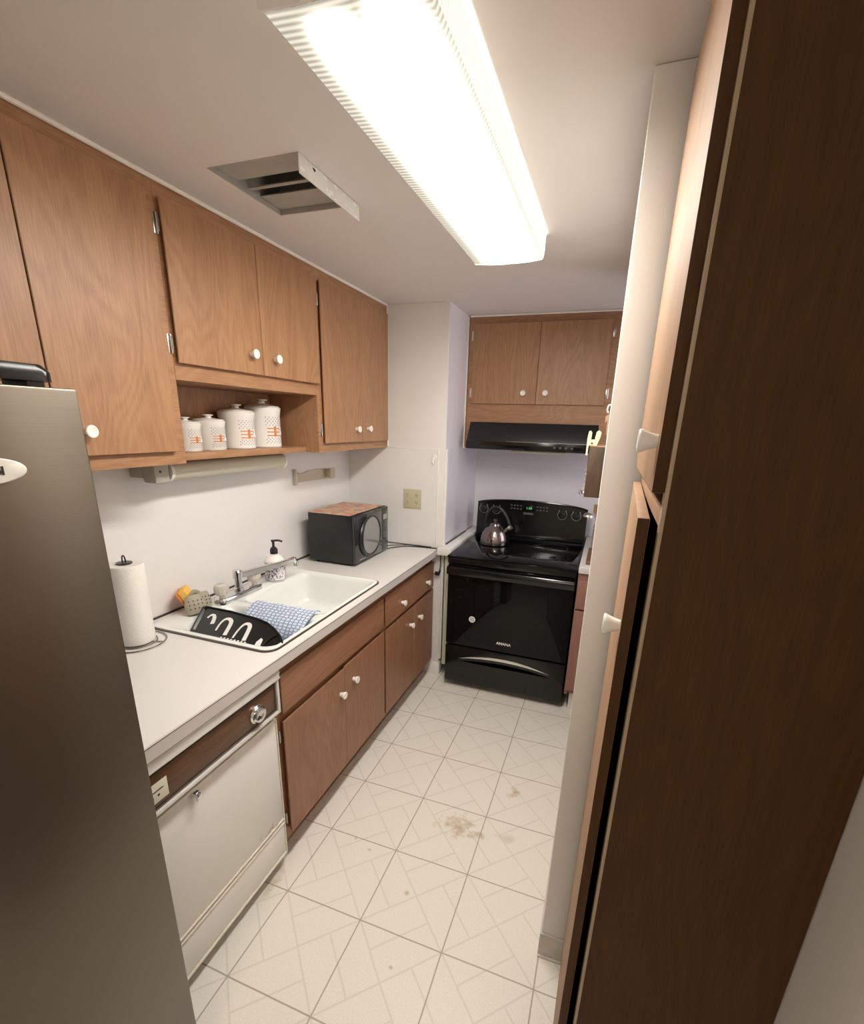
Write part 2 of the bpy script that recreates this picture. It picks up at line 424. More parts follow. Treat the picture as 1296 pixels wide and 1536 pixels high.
for p, cc in ((.25, (.72,.38,.22,1)), (.5, (.70,.55,.40,1)), (.7, (.52,.22,.17,1)), (.85, (.46,.37,.34,1))):
    q = e.new(p); q.color = cc
L(nt, sp2.outputs[0], cr.inputs[0])
L(nt, MIX(nt, MATH(nt, 'MULTIPLY', wv.outputs['Fac'], .55), cr.outputs[0], (.52,.40,.30)), b.inputs['Base Color']); b.inputs['Roughness'].default_value = .6
M['patch'] = m

# fluorescent diffuser: two tubes behind a ribbed prismatic lens (this lamp is what gives the light)
m, nt, b = new_mat('lit_prismatic_lens')
tc = N(nt, 'ShaderNodeTexCoord'); sp3 = N(nt, 'ShaderNodeSeparateXYZ'); L(nt, tc.outputs['Object'], sp3.inputs[0])
ax_ = MATH(nt, 'ABSOLUTE', MATH(nt, 'SUBTRACT', sp3.outputs[0], .014))
sd_ = MATH(nt, 'ABSOLUTE', sp3.outputs[0])
d1 = MATH(nt, 'DIVIDE', MATH(nt, 'SUBTRACT', ax_, .048), .027)
g = MATH(nt, 'EXPONENT', MATH(nt, 'MULTIPLY', MATH(nt, 'MULTIPLY', d1, d1), -1.))
mr = N(nt, 'ShaderNodeMapRange'); mr.interpolation_type = 'SMOOTHSTEP'; mr.inputs['From Min'].default_value = -.585; mr.inputs['From Max'].default_value = -.42
L(nt, sp3.outputs[1], mr.inputs['Value'])
g = MATH(nt, 'MULTIPLY', g, mr.outputs[0])
rib = MATH(nt, 'MULTIPLY_ADD', MATH(nt, 'SINE', MATH(nt, 'MULTIPLY', sp3.outputs[1], 2*PI/.013)), .25, .75)
em = N(nt, 'ShaderNodeEmission')
LAMP = 27.0
st = MATH(nt, 'ADD', MATH(nt, 'MULTIPLY', g, LAMP), MATH(nt, 'ADD', MATH(nt, 'MULTIPLY', rib, .30), MATH(nt, 'MULTIPLY', MATH(nt, 'GREATER_THAN', sd_, .1268), .13)))
L(nt, st, em.inputs['Strength'])
L(nt, MIX(nt, g, (1.,.91,.74), (1.,.97,.925)), em.inputs['Color'])
out = nt.nodes['Material Output']; L(nt, em.outputs[0], out.inputs['Surface'])
M['lens'] = m
m, nt, b = new_mat('dishwasher_door_enamel')
tc = N(nt, 'ShaderNodeTexCoord'); sp4 = N(nt, 'ShaderNodeSeparateXYZ'); L(nt, tc.outputs['Object'], sp4.inputs[0])
sn = N(nt, 'ShaderNodeTexNoise'); sn.inputs['Scale'].default_value = 55; sn.inputs['Detail'].default_value = 4; L(nt, tc.outputs['Object'], sn.inputs['Vector'])
cc = (.78,.755,.72)
dy = MATH(nt, 'DIVIDE', MATH(nt, 'SUBTRACT', sp4.outputs[1], .20), .075); dz = MATH(nt, 'DIVIDE', MATH(nt, 'SUBTRACT', sp4.outputs[2], .012), .022)
r = MATH(nt, 'SQRT', MATH(nt, 'ADD', MATH(nt, 'MULTIPLY', dy, dy), MATH(nt, 'MULTIPLY', dz, dz)))
mr = N(nt, 'ShaderNodeMapRange'); mr.inputs['From Min'].default_value = .15; mr.inputs['From Max'].default_value = .5; mr.inputs['To Max'].default_value = .7
L(nt, MATH(nt, 'SUBTRACT', MATH(nt, 'ADD', MATH(nt, 'MULTIPLY', MATH(nt, 'SUBTRACT', sn.outputs['Fac'], .5), 3.), .6), r), mr.inputs['Value'])
L(nt, MIX(nt, mr.outputs[0], cc, (.28,.20,.12)), b.inputs['Base Color']); b.inputs['Roughness'].default_value = .35
M['dw_door'] = m
m, nt, b = new_mat('green_display_glow'); em = N(nt, 'ShaderNodeEmission'); em.inputs['Color'].default_value = (.25,1,.35,1); em.inputs['Strength'].default_value = .22
L(nt, em.outputs[0], nt.nodes['Material Output'].inputs['Surface']); M['green'] = m

# ------------------------------------------------------------------ room shell
XL, YE, XW, YB, ZC = -.681, 1.718, -.018, 2.44, 2.331
XP0, XP1, YP, YP2 = .916, 1.002, .114, 1.42
XR = 1.297
YR = -3.0
struct('floor', MB().box(-.80, 1.70, YR-.1, YB+.1, -.06, 0), M['floor'])
fl = bpy.data.objects['floor']
# keep the floor's texture origin at the world origin
off = fl.location.copy(); fl.data.transform(Matrix.Translation(off)); fl.location = (0,0,0)
VX0, VX1, VY0, VY1 = -.215, .085, .18, .502
struct('ceiling', MB().box(-.80, VX0, YR-.1, YB+.1, ZC, ZC+.02).box(VX1, 1.70, YR-.1, YB+.1, ZC, ZC+.02)
       .box(VX0, VX1, YR-.1, VY0, ZC, ZC+.02).box(VX0, VX1, VY1, YB+.1, ZC, ZC+.02), M['ceiling'])
struct('wall_left', MB().box(XL-.1, XL, YR-.1, YE, 0, ZC), M['splash'])
struct('wall_end', MB().box(XL-.1, XW, YE, YB+.1, 0, ZC, .002), M['wall'])
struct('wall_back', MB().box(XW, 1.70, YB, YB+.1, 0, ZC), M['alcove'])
struct('wall_partition', MB().box(XP0, XP1, YP, YP2, 0, ZC, .004), M['wall'])
struct('wall_right', MB().box(XR, XR+.1, YR-.1, YP+.1, 0, ZC).box(XP1, XR, YP, YP+.1, 0, ZC), M['wall'])
WY0, WY1, WZ0, WZ1 = 1.50, 2.28, 1.02, 2.10
struct('wall_nook', MB().box(XP1, 1.70, YP2-.1, YP2, 0, ZC).box(1.60, 1.70, YP2, WY0, 0, ZC).box(1.60, 1.70, WY1, YB, 0, ZC)
       .box(1.60, 1.70, WY0, WY1, 0, WZ0).box(1.60, 1.70, WY0, WY1, WZ1, ZC), M['wall'])
wf = struct('window_1', MB().box(1.615, 1.655, WY0, WY0+.04, WZ0, WZ1).box(1.615, 1.655, WY1-.04, WY1, WZ0, WZ1).box(1.615, 1.655, WY0+.04, WY1-.04, WZ0, WZ0+.04)
       .box(1.615, 1.655, WY0+.04, WY1-.04, WZ1-.04, WZ1).box(1.62, 1.65, WY0+.04, WY1-.04, (WZ0+WZ1)/2-.015, (WZ0+WZ1)/2+.015), M['trim'])
m, nt, b = new_mat('window_glass'); tr = N(nt, 'ShaderNodeBsdfTransparent'); gl = N(nt, 'ShaderNodeBsdfGlossy'); gl.inputs['Roughness'].default_value = .02
fr_ = N(nt, 'ShaderNodeFresnel'); fr_.inputs['IOR'].default_value = 1.45; mx = N(nt, 'ShaderNodeMixShader')
L(nt, fr_.outputs[0], mx.inputs[0]); L(nt, tr.outputs[0], mx.inputs[1]); L(nt, gl.outputs[0], mx.inputs[2]); L(nt, mx.outputs[0], nt.nodes['Material Output'].inputs['Surface'])
part('pane', MB().box(1.632, 1.636, WY0+.041, WY1-.041, WZ0+.041, (WZ0+WZ1)/2-.016).box(1.632, 1.636, WY0+.041, WY1-.041, (WZ0+WZ1)/2+.016, WZ1-.041), m, wf)
struct('wall_rear', MB().box(XL, XR, YR-.1, YR, 0, ZC), M['wall'])
# alcove side and its laminate splash, cool light tinted into both colours
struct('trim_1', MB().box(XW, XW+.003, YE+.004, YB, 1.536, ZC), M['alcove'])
struct('trim_2', MB().box(XW, XW+.006, YE+.03, YB, .935, 1.536), M['splash_light_tint'])
struct('trim_3', MB().box(XW, XW+.013, YE+.004, YE+.03, .12, 1.536, .002), M['trim'])
# end wall splash panel + edge strip + top strip
struct('trim_4', MB().box(XL, -.063, YE-.005, YE, .916, 1.527), M['splash'])
struct('trim_5', MB().box(-.063, -.055, YE-.008, YE, .916, 1.533, .002).box(-.42, -.063, YE-.007, YE, 1.527, 1.533, .001), M['trim'])
# caulk bead between upper cabinets and ceiling, and beside cabinets
struct('trim_6', MB().tube([(-.397, -1.9, ZC-.004), (-.397, .2, ZC-.004), (-.397, .9, ZC-.005), (-.399, YE-.006, ZC-.004)], .0065, 8)
       .tube([(-.399, YE-.004, ZC-.006), (-.399, YE-.004, 1.54)], .005, 8), M['caulk'])
struct('trim_7', MB().tube([(.0, 2.083, ZC-.006), (.5, 2.083, ZC-.006), (1.0, 2.083, ZC-.006)], .006, 8)
       .tube([(XW+.007, 2.083, ZC-.01), (XW+.007, 2.083, 1.53)], .005, 8), M['caulk'])
# dark joint behind the counter
struct('trim_8', MB().box(XL, XL+.006, -.6, YE-.006, .9145, .921).box(XL+.006, -.09, YE-.0105, YE-.0055, .9145, .919), M['dark_seam'])
# cove bases
struct('baseboard_end', MB().box(-.12, XW+.004, YE-.006, YE, 0, .095, .002).box(XW, XW+.006, YE, YE+.06, 0, .095, .002), M['trim'])
struct('baseboard_partition', MB().box(XP0-.004, XP1-.012, YP-.006, YP, .004, .098, .002).box(XP0-.006, XP1-.012, YP-.013, YP, 0, .006, .002)
       .box(XP0-.006, XP0, YP-.006, YP2, 0, .098, .002), M['cove'])
# filler ledge left of the range
struct('trim_9', MB().box(XW+.008, .060, YE+.0, YB-.002, .905, .932, .003).box(-.030, .062, 1.655, YE-.002, .885, .932, .003), M['trim'])
struct('trim_10', MB().box(.012, .052, 1.695, 1.712, .10, .885, .002), M['cream'])
struct('trim_11', MB().box(XW+.0135, XW+.018, YE+.035, 2.2, .9325, .938), M['dark_seam'])

# ------------------------------------------------------------------ small repeated parts
KP = [(.0095, 0), (.0100, .003), (.0118, .010), (.0150, .019), (.0166, .0225), (.0168, .0245), (.0156, .0264), (.0130, .0270), (.0105, .0258), (0, .0254)]
def knob(parent, pos, axis, k=1.0, name='knob'):
    return part(name, MB().lathe([(r*k, t*k) for r, t in KP], pos, axis, 28), M['ceramic'], parent, 50)
def hinge(parent, x, y, z, ax='x', h=.055):
    mb = MB()
    if ax == 'x':
        mb.box(x-.001, x+.0015, y-.010, y-.002, z-h/2, z+h/2, .0006).cyl((x+.004, y, z-h/2), (x+.004, y, z+h/2), .0028, 12)
        mb.box(x+.002, x+.010, y-.001, y+.0012, z-h/2+.006, z+h/2-.006)
    else:
        mb.box(y-.013, y-.002, x-.0015, x+.001, z-h/2, z+h/2, .0006).cyl((y, x-.004, z-h/2), (y, x-.004, z+h/2), .0036, 12)
    return part('hinge', mb, M['brushed'], parent)

# ------------------------------------------------------------------ upper cabinets (left wall)
XF = -.403; XD = -.385; ZB = 1.531; ZT = 2.325
def carcass(y0, y1, z0, z1, xb=XL+.002, xf=XF-.018, t=.016):
    return (MB().box(xb, xf, y0, y0+t, z0, z1).box(xb, xf, y1-t, y1, z0, z1).box(xb, xf, y0+t, y1-t, z0, z0+t)
            .box(xb, xf, y0+t, y1-t, z1-t, z1).box(xb, xb+.006, y0+t, y1-t, z0+t, z1-t))
A = thing('wall_cabinet', 'tall double door oak wall cabinet above the stainless refrigerator, nearest the camera', 'cabinet', (-.54, -.22, ZB), 'oak wall cabinets over the counter')
part('body', carcass(-.62, .166, ZB, ZT), M['wood_z'], A)
part('face_frame', MB().box(XF-.018, XF, -.62, -.58, ZB, ZT).box(XF-.018, XF, .118, .166, ZB, ZT).box(XF-.018, XF, -.58, .118, ZB, ZB+.05).box(XF-.018, XF, -.58, .118, ZT-.05, ZT).box(XF-.018, XF, -.245, -.205, ZB+.05, ZT-.05), M['wood_y'], A)
d = part('door', MB().door('x', XD, XF, -.60, -.2275, 1.572, 2.287), M['wood_z'], A)
d = part('door', MB().door('x', XD, XF, -.2245, .128, 1.572, 2.287), M['wood_z'], A)
knob(d, (XD, -.160, 1.636), (1,0,0))
B = thing('wall_cabinet', 'short double door oak wall cabinet above the open canister niche, with shelf', 'cabinet', (-.54, .56, 1.79), 'oak wall cabinets over the counter')
part('body', carcass(.167, .953, 1.792, ZT), M['wood_z'], B)
part('face_frame', MB().box(XF-.018, XF, .167, .185, 1.792, ZT).box(XF-.018, XF, .935, .953, 1.792, ZT).box(XF-.018, XF, .185, .935, 1.792, 1.85).box(XF-.018, XF, .185, .935, ZT-.05, ZT), M['wood_y'], B)
d = part('door', MB().door('x', XD, XF, .172, .570, 1.841, 2.283), M['wood_z'], B)
knob(d, (XD, .507, 1.910), (1,0,0))
d = part('door', MB().door('x', XD, XF, .573, .960, 1.841, 2.283), M['wood_z'], B)
knob(d, (XD, .642, 1.908), (1,0,0))
hinge(B, XF, .166, 2.215); hinge(B, XF, .163, 1.895)
part('niche_back', MB().box(XL+.002, XL+.008, .167, .953, 1.534, 1.791), M['wood_z'], B)
part('shelf', MB().box(XL+.009, -.475, .168, .952, 1.532, 1.556, .001), M['wood_y'], B)
Cc = thing('wall_cabinet', 'tall double door oak wall cabinet touching the end wall, above the microwave', 'cabinet', (-.54, 1.33, ZB), 'oak wall cabinets over the counter')
part('body', carcass(.954, 1.714, ZB, ZT), M['wood_z'], Cc)
part('face_frame', MB().box(XF-.018, XF, .954, .995, ZB, ZT).box(XF-.018, XF, 1.665, 1.714, ZB, ZT).box(XF-.018, XF, .995, 1.665, ZB, ZB+.05).box(XF-.018, XF, .995, 1.665, ZT-.05, ZT), M['wood_y'], Cc)
d = part('door', MB().door('x', XD, XF, .988, 1.3625, 1.573, 2.278), M['wood_z'], Cc)
knob(d, (XD, 1.290, 1.640), (1,0,0))
d = part('door', MB().door('x', XD, XF, 1.3635, 1.692, 1.573, 2.278), M['wood_z'], Cc)
knob(d, (XD, 1.421, 1.643), (1,0,0))
hinge(Cc, XF, .984, 2.20); hinge(Cc, XF, .980, 1.635)

# ------------------------------------------------------------------ cabinet over the range + hood
YF2, YD2 = 2.093, 2.075
R2 = thing('range_wall_cabinet', 'double door oak wall cabinet over the black range hood', 'cabinet', (.46, 2.26, 1.53))
part('body', MB().box(-.004, .012, YF2+.018, YB-.002, 1.70, ZT-.002).box(.93, .946, YF2+.018, YB-.002, 1.53, ZT-.002).box(.012, .93, YF2+.018, YB-.002, 1.70, 1.716).box(.012, .93, YF2+.018, YB-.002, ZT-.018, ZT-.002).box(.012, .93, YB-.008, YB-.002, 1.716, ZT-.018), M['wood_z'], R2)
part('face_frame', MB().box(-.006, .035, YF2, YF2+.018, 1.535, ZT).box(.84, .946, YF2, YF2+.018, 1.535, ZT).box(.035, .84, YF2, YF2+.018, 1.70, 1.83).box(.035, .84, YF2, YF2+.018, 2.255, ZT).box(.425, .46, YF2, YF2+.018, 1.83, 2.255), M['wood_x'], R2)
d = part('door', MB().door('y', YD2, YF2, .026, .4435, 1.813, 2.280), M['wood_z'], R2)
knob(d, (.366, YD2, 1.878), (0,-1,0))
d = part('door', MB().door('y', YD2, YF2, .4450, .852, 1.813, 2.280), M['wood_z'], R2)
knob(d, (.503, YD2, 1.879), (0,-1,0))
for x, z in ((.022, 2.215), (.022, 1.88)): hinge(R2, YF2, x, z, 'y')
for x, z in ((.868, 2.215), (.868, 1.88)): hinge(R2, YF2, x, z, 'y')
Hd = thing('range_hood', 'black under-cabinet range hood above the black range', 'hood', (.43, 2.2, 1.53))
def yz(y, z, x): return (x, y, z)
prof = [(YB-.003, 1.699), (2.062, 1.699), (1.985, 1.585), (1.980, 1.534), (YB-.003, 1.534)]
part('shell', MB().prism([yz(y, z, .036) for y, z in prof], (.796, 0, 0)), M['black_soft'], Hd)
part('front_band', MB().box(.036, .832, 1.974, 1.9795, 1.536, 1.583, .001), M['black_gloss'], Hd)
lab(part('edge_highlight_strip', MB().box(.30, .832, 1.973, 1.980, 1.5845, 1.587), M['brushed'], Hd), 'thin strip standing in for the highlight on the hood edge')  # bright strip put in as the hood edge's highlight
part('lamp_cover', MB().box(.33, .67, 2.005, 2.09, 1.518, 1.5335, .003), M['cream_dark'], Hd)
for i in range(4): part('switch', MB().lathe([(.007, 0), (.007, .004), (0, .004)], (.60+.035*i, 1.974, 1.560), (0,-1,0), 12), M['dim_print'], Hd)

# ------------------------------------------------------------------ canisters on the niche shelf
def canister(cx, cy, r, h, label):
    z0 = 1.5565
    c = thing('canister', label, 'canister', (cx, cy, z0), 'white canisters on the niche shelf')
    mb = MB()
    mb.lathe([(0, .002), (r*.93, 0), (r*.97, .004), (r*.97, h*.80), (r*.985, h*.815), (r*.985, h*.83), (r*1.0, h*.86), (r*1.03, h*.965), (r*1.03, h*.985), (r*.96, h*.99), (0, h*.99)], (cx, cy, z0), n=48)
    # printed motif facing the room, towards -x... the camera: fence, goose, rows of dots
    import math as _m
    a0 = math.radians(-17)          # facing direction of the motif
    rr = r*.97+.0009
    def patch(ua, ub, za, zb, mi):   # ua, ub are metres round the body
        n = 4
        vs = []
        for i in range(n+1):
            t = a0 + (ua + (ub-ua)*i/n)/r
            for z in (za, zb): vs.append((cx+rr*_m.cos(t), cy+rr*_m.sin(t), z0+z))
        mb.poly(vs, [(2*i, 2*i+2, 2*i+3, 2*i+1) for i in range(n)], mi)
    k = h*.8
    w = r*1.12
    ua0 = .02
    for z in (.36, .47, .58):
        patch(ua0-w*.58, ua0+w*.20, k*z, k*(z+.033), 1)
    patch(ua0-w*.20, ua0-w*.04, k*.35, k*.66, 1)
    patch(ua0+w*.32, ua0+w*.70, k*.575, k*.605, 1)
    # goose: white body, slate collar and wing
    for (u_, z_, du, dz, mi) in ((.20, .40, .36, .14, 3), (.26, .52, .12, .12, 3), (.18, .545, .20, .03, 2), (.36, .50, .20, .03, 2), (.26, .33, .04, .06, 2), (.42, .33, .04, .06, 2), (.50, .44, .10, .05, 2)):
        patch(ua0+w*u_, ua0+w*(u_+du), k*z_, k*(z_+dz), mi)
    for band in ((.15, .20, .25, .30), (.70, .76, .82, .88, .94)):
        for q, zz in enumerate(band):
            for i in range(8):
                u = ua0 + w*(-.62 + .19*i + (.095 if q % 2 else 0)); d_ = r*.026
                patch(u-d_, u+d_, k*zz-d_, k*zz+d_, 2)
    part('body', mb, [M['canister'], M['orange'], M['slate'], M['white_pr']], c, weld=False)
    zt = z0+h*.99+.0005
    part('lid', MB().lathe([(0, 0), (r*.95, 0), (r*.97, .004), (r*.80, h*.05), (r*.35, h*.085), (r*.20, h*.10), (r*.19, h*.145), (r*.32, h*.17), (r*.33, h*.195), (r*.2, h*.21), (0, h*.212)], (cx, cy, zt), n=40), M['canister'], c, 50)
    return c
canister(-.588, .354, .053, .102, 'smallest white goose canister at the left end of the shelf row')
canister(-.588, .468, .060, .112, 'second smallest white goose canister, left of the two tall ones')
canister(-.588, .623, .073, .150, 'second largest white goose canister, between two others')
canister(-.588, .790, .078, .174, 'largest white goose canister at the right end of the shelf row')

# ------------------------------------------------------------------ strip light under the shelf, holder on the wall
Tt = thing('under_shelf_light', 'cream tubular strip light fixed under the canister shelf, switched off', 'light', (-.60, .53, 1.45))
cz_, cx_ = 1.487, -.585
part('diffuser', MB().lathe([(.033, 0), (.033, .640)], (cx_, .248, cz_), (0,1,0), 32), M['cream'], Tt, 50)
part('end_cap', MB().lathe([(.0358, 0), (.0358, .0128)], (cx_, .235, cz_), (0,1,0), 32), M['white_pl'], Tt, 50)
part('end_cap', MB().lathe([(.0358, 0), (.0358, .012), (.031, .016)], (cx_, .8885, cz_), (0,1,0), 32), M['white_pl'], Tt, 50)
hs = part('socket_housing', MB().box(cx_-.036, cx_+.026, .170, .2345, cz_-.037, cz_+.035, .010), M['cream_dark'], Tt)
part('screw', MB().lathe([(.004, 0), (.004, .002), (0, .003)], (cx_+.0265, .192, cz_+.005), (1,0,0), 12), M['duct_dark'], hs)
part('wall_plate', MB().box(XL+.001, cx_-.036, .172, .885, cz_-.02, cz_+.03, .003), M['cream_dark'], Tt)
Hh = thing('towel_holder', 'empty beige wall-mounted paper towel holder near the end wall', 'paper towel holder', (-.66, 1.30, 1.34))
o_ = []
for i in range(13):
    t = i/12; o_.append((XL+.001, 1.118+.37*t, 1.402+.004*math.sin(PI*t)-(.006 if .12 < t < .3 else 0)))
for i in range(13):
    t = 1-i/12; o_.append((XL+.001, 1.118+.37*t, 1.350-.004*t))
part('backplate', MB().prism(o_, (.010, 0, 0)), M['beige'], Hh)
part('arm', MB().box(XL+.001, XL+.022, 1.108, 1.122, 1.338, 1.424, .003).box(XL+.011, XL+.016, 1.13, 1.145, 1.36, 1.40, .002), M['beige'], Hh)
part('arm', MB().box(XL+.011, XL+.040, 1.412, 1.440, 1.358, 1.402, .004), M['beige'], Hh)
part('hub', MB().box(XL+.0405, XL+.058, 1.400, 1.452, 1.350, 1.412, .005), M['beige'], Hh)

# ------------------------------------------------------------------ outlet, adhesive hook
Ot = thing('wall_outlet', 'almond double wall outlet beside the microwave', 'outlet', (-.226, YE-.007, 1.155))
part('cover_plate', MB().box(-.288, -.165, YE-.011, YE-.0055, 1.158, 1.280, .003), M['almond'], Ot)
for cx in (-.258, -.195):
    for cz in (1.242, 1.196):
        r_ = part('receptacle', MB().lathe([(.015, 0), (.015, .002), (0, .002)], (cx, YE-.0112, cz), (0,-1,0), 20), M['almond'], Ot)
        part('slot', MB().box(cx-.006, cx-.0035, YE-.0139, YE-.0133, cz-.002, cz+.008).box(cx+.0035, cx+.006, YE-.0139, YE-.0133, cz-.002, cz+.008).box(cx-.002, cx+.002, YE-.0139, YE-.0133, cz-.010, cz-.006), M['dark_seam'], r_)
hk = MB().lathe([(.018, 0), (.018, .004), (.014, .006), (0, .006)], (-.085, YE-.0055, 1.484), (0,-1,0), 20)
hk.tube([(-.085, YE-.012, 1.484), (-.085, YE-.024, 1.472), (-.085, YE-.030, 1.458), (-.085, YE-.026, 1.448)], .006, 10, sub=4)
tag(part('adhesive_hook', hk, M['white_pl']), 'small white adhesive hook high on the end wall splash panel', 'hook')

# ------------------------------------------------------------------ countertop and sink
SX0, SX1, SY0, SY1 = -.648, -.073, .105, .962
CT = thing('countertop', 'long white laminate countertop along the left wall', 'countertop', (-.36, .6, .874))
x0, x1 = XL+.0015, -.040
cb = MB()
hx0, hx1, hy0, hy1 = SX0+.018, SX1-.018, SY0+.018, SY1-.018
cb.box(x0, hx0, -.475, YE-.011, .876, .914).box(hx1, x1, -.475, YE-.011, .876, .914).box(hx0, hx1, -.475, hy0, .876, .914).box(hx0, hx1, hy1, YE-.011, .876, .914)
part('worktop', cb, M['counter'], CT)
ob_ = [(x1, -.475, .874), (x1+.007, -.475, .874), (x1+.008, -.475, .875), (x1+.008, -.475, .9125), (x1+.007, -.475, .9135), (x1, -.475, .9135)]
part('front_edge', MB().prism(ob_, (0, YE-.011+.475, 0)), M['counter_edge'], CT)
part('edge_seam', MB().box(x1+.0075, x1+.0087, -.475, YE-.011, .9128, .9141), M['dark_seam'], CT)
SK = thing('kitchen_sink', 'white double bowl drop-in sink in the countertop', 'sink', (-.36, .53, .76))
def bowl(mb, O, orad, I, irad):
    (a0, a1, b0, b1), (i0, i1, j0, j1) = O, I
    Ls = [rrect(a0, a1, b0, b1, orad, .9155), rrect(a0+.0006, a1-.0006, b0+.0006*(orad[2] > .01), b1-.0006*(orad[0] > .01), orad, .921),
          rrect(a0+.010, a1-.010, b0+.010*(orad[2] > .01), b1-.010*(orad[0] > .01), [max(r-.008, .0005) for r in orad], .924)]
    Ls.append(rrect(i0-.012, i1+.012, j0-.006, j1+.006, irad+.006, .922))
    for ins, z in ((0, .917), (.008, .900), (.014, .86), (.022, .79), (.034, .770), (.06, .762)):
        Ls.append(rrect(i0+ins, i1-ins, j0+ins, j1-ins, irad, z))
    cx, cy = (i0+i1)/2, (j0+j1)/2
    Ls.append(rrect(cx-.045, cx+.045, cy-.045, cy+.045, .0449, .758))
    mb.loops(Ls, cap1=True)
sb = MB(); R_ = .045
bowl(sb, (SX0+.007, SX1-.007, SY0+.007, .437), [.0005, .0005, R_, R_], (-.515, -.098, .138, .415), .055)
bowl(sb, (SX0+.007, SX1-.007, .437, SY1-.007), [R_, R_, .0005, .0005], (-.515, -.098, .460, .930), .055)
part('basin', sb, M['porcelain'], SK, 50)
rl = [rrect(SX0+.000, SX1, SY0, SY1, .05, .9145), rrect(SX0+.000, SX1, SY0, SY1, .05, .9175), rrect(SX0+.008, SX1-.008, SY0+.008, SY1-.008, .043, .9185), rrect(SX0+.008, SX1-.008, SY0+.008, SY1-.008, .043, .9145)]
lab(part('rim_band', MB().loops(rl + [rl[0]]), M['rim'], SK), 'dark metal rim band')
for cy in (.2765, .695):
    part('drain', MB().lathe([(.042, 0), (.042, .003), (.030, .003), (.026, -.0), (0, -.0)], (-.3065, cy, .7585), n=28), M['chrome'], SK)

# faucet
FX, FY = -.553, .5
F = thing('faucet', 'chrome two-handle faucet with long swivel spout behind the sink', 'faucet', (FX, FY, .924))
L0 = [rrect(FX-.029, FX+.029, FY-.135, FY+.135, .0289, z) for z in (.9245, .9395)] + [rrect(FX-.024, FX+.024, FY-.130, FY+.130, .0239, .948)]
part('base_plate', MB().loops(L0, cap0=True, cap1=True), M['chrome'], F)
for s, nm in ((-1, 'knob'), (1, 'knob')):
    yk = FY + s*.100
    k_ = part('tap_handle', MB().lathe([(0, 0), (.012, 0), (.013, .008), (.024, .016), (.031, .030), (.032, .044), (.027, .056), (.015, .062), (0, .063)], (FX, yk, .9485), n=12), M['acrylic'], F, 20)
    part('handle_cap', MB().lathe([(0, 0), (.009, 0), (.009, .002), (0, .003)], (FX, yk, 1.0117), n=16), M['chrome'], k_)
part('spout_post', MB().lathe([(0, 0), (.021, 0), (.020, .012), (.016, .016), (.016, .056), (.020, .058), (.021, .088), (.017, .094), (0, .095)], (FX, FY, .9485), n=24), M['chrome'], F)
pe = Vector((-.478, .800, 1.022)); p0 = Vector((FX, FY, 1.020))
dv = (pe-p0); dn = dv.normalized(); sd = Vector((0,0,1)).cross(dn).normalized()
sp_ = MB()
sec = [(-.013, -.014), (.013, -.014), (.014, .006), (.009, .011), (-.009, .011), (-.014, .006)]
sp_.loops([[tuple(p0 + dn*t*dv.length + sd*a*w + Vector((0,0,1))*c*w) for a, c in sec] for t, w in ((.04, 1), (.5, .95), (.96, .9))], cap0=True, cap1=True)
sp_.tube([tuple(p0+dn*dv.length*.93), tuple(pe + Vector((0,0,.002))), tuple(pe + dn*.012 - Vector((0,0,.014))), tuple(pe + dn*.013 - Vector((0,0,.034)))], .0125, 14, sub=5)
part('spout', sp_, M['chrome'], F, 40)

# soap bottle
sx, sy, sz = -.553, .752, .9238
Sp = thing('soap_bottle', 'white and purple floral soap bottle with dark pump beside the faucet', 'soap bottle', (sx, sy, sz))
mb = MB().lathe([(0, 0), (.044, 0), (.048, .004), (.048, .092), (.0495, .095), (.0495, .100), (.046, .105), (.038, .118), (.024, .129), (.016, .132), (0, .132)], (sx, sy, sz), n=44)
random.seed(3)
for i in range(150):
    a = random.uniform(-2.4, 1.0); z = random.uniform(.012, .086); w = random.uniform(.002, .0055); hgt_ = random.uniform(.002, .005); mi = random.choice((1, 1, 2, 2, 3))
    n = 7; vs = []
    for q in range(n):
        t = 2*PI*q/n; aa = a + w*math.cos(t)/.048; vs.append((sx+.0487*math.cos(aa), sy+.0487*math.sin(aa), sz+z+hgt_*math.sin(t)*(1+.3*math.sin(3*t))))
    mb.poly(vs, [tuple(range(n))], mi)
for z in (.006, .0905):
    mb.lathe([(.0483, z), (.0488, z+.0012), (.0483, z+.0024)], (sx, sy, sz), n=44, mi=1)
part('bottle', mb, [M['white_pl'], M['purple'], M['lilac'], M['label_grey']], Sp, weld=False)
pm = MB().lathe([(0, 0), (.018, 0), (.0185, .018), (.013, .030), (.006, .034), (.006, .056), (.010, .060), (.011, .067), (0, .069)], (sx, sy, sz+.1325), n=24)
pm.tube([(sx, sy, sz+.196), (sx+.020, sy+.012, sz+.197), (sx+.036, sy+.022, sz+.191)], .005, 10, sub=4)
lab(part('pump', pm, M['pump'], Sp), 'dark brown pump head')

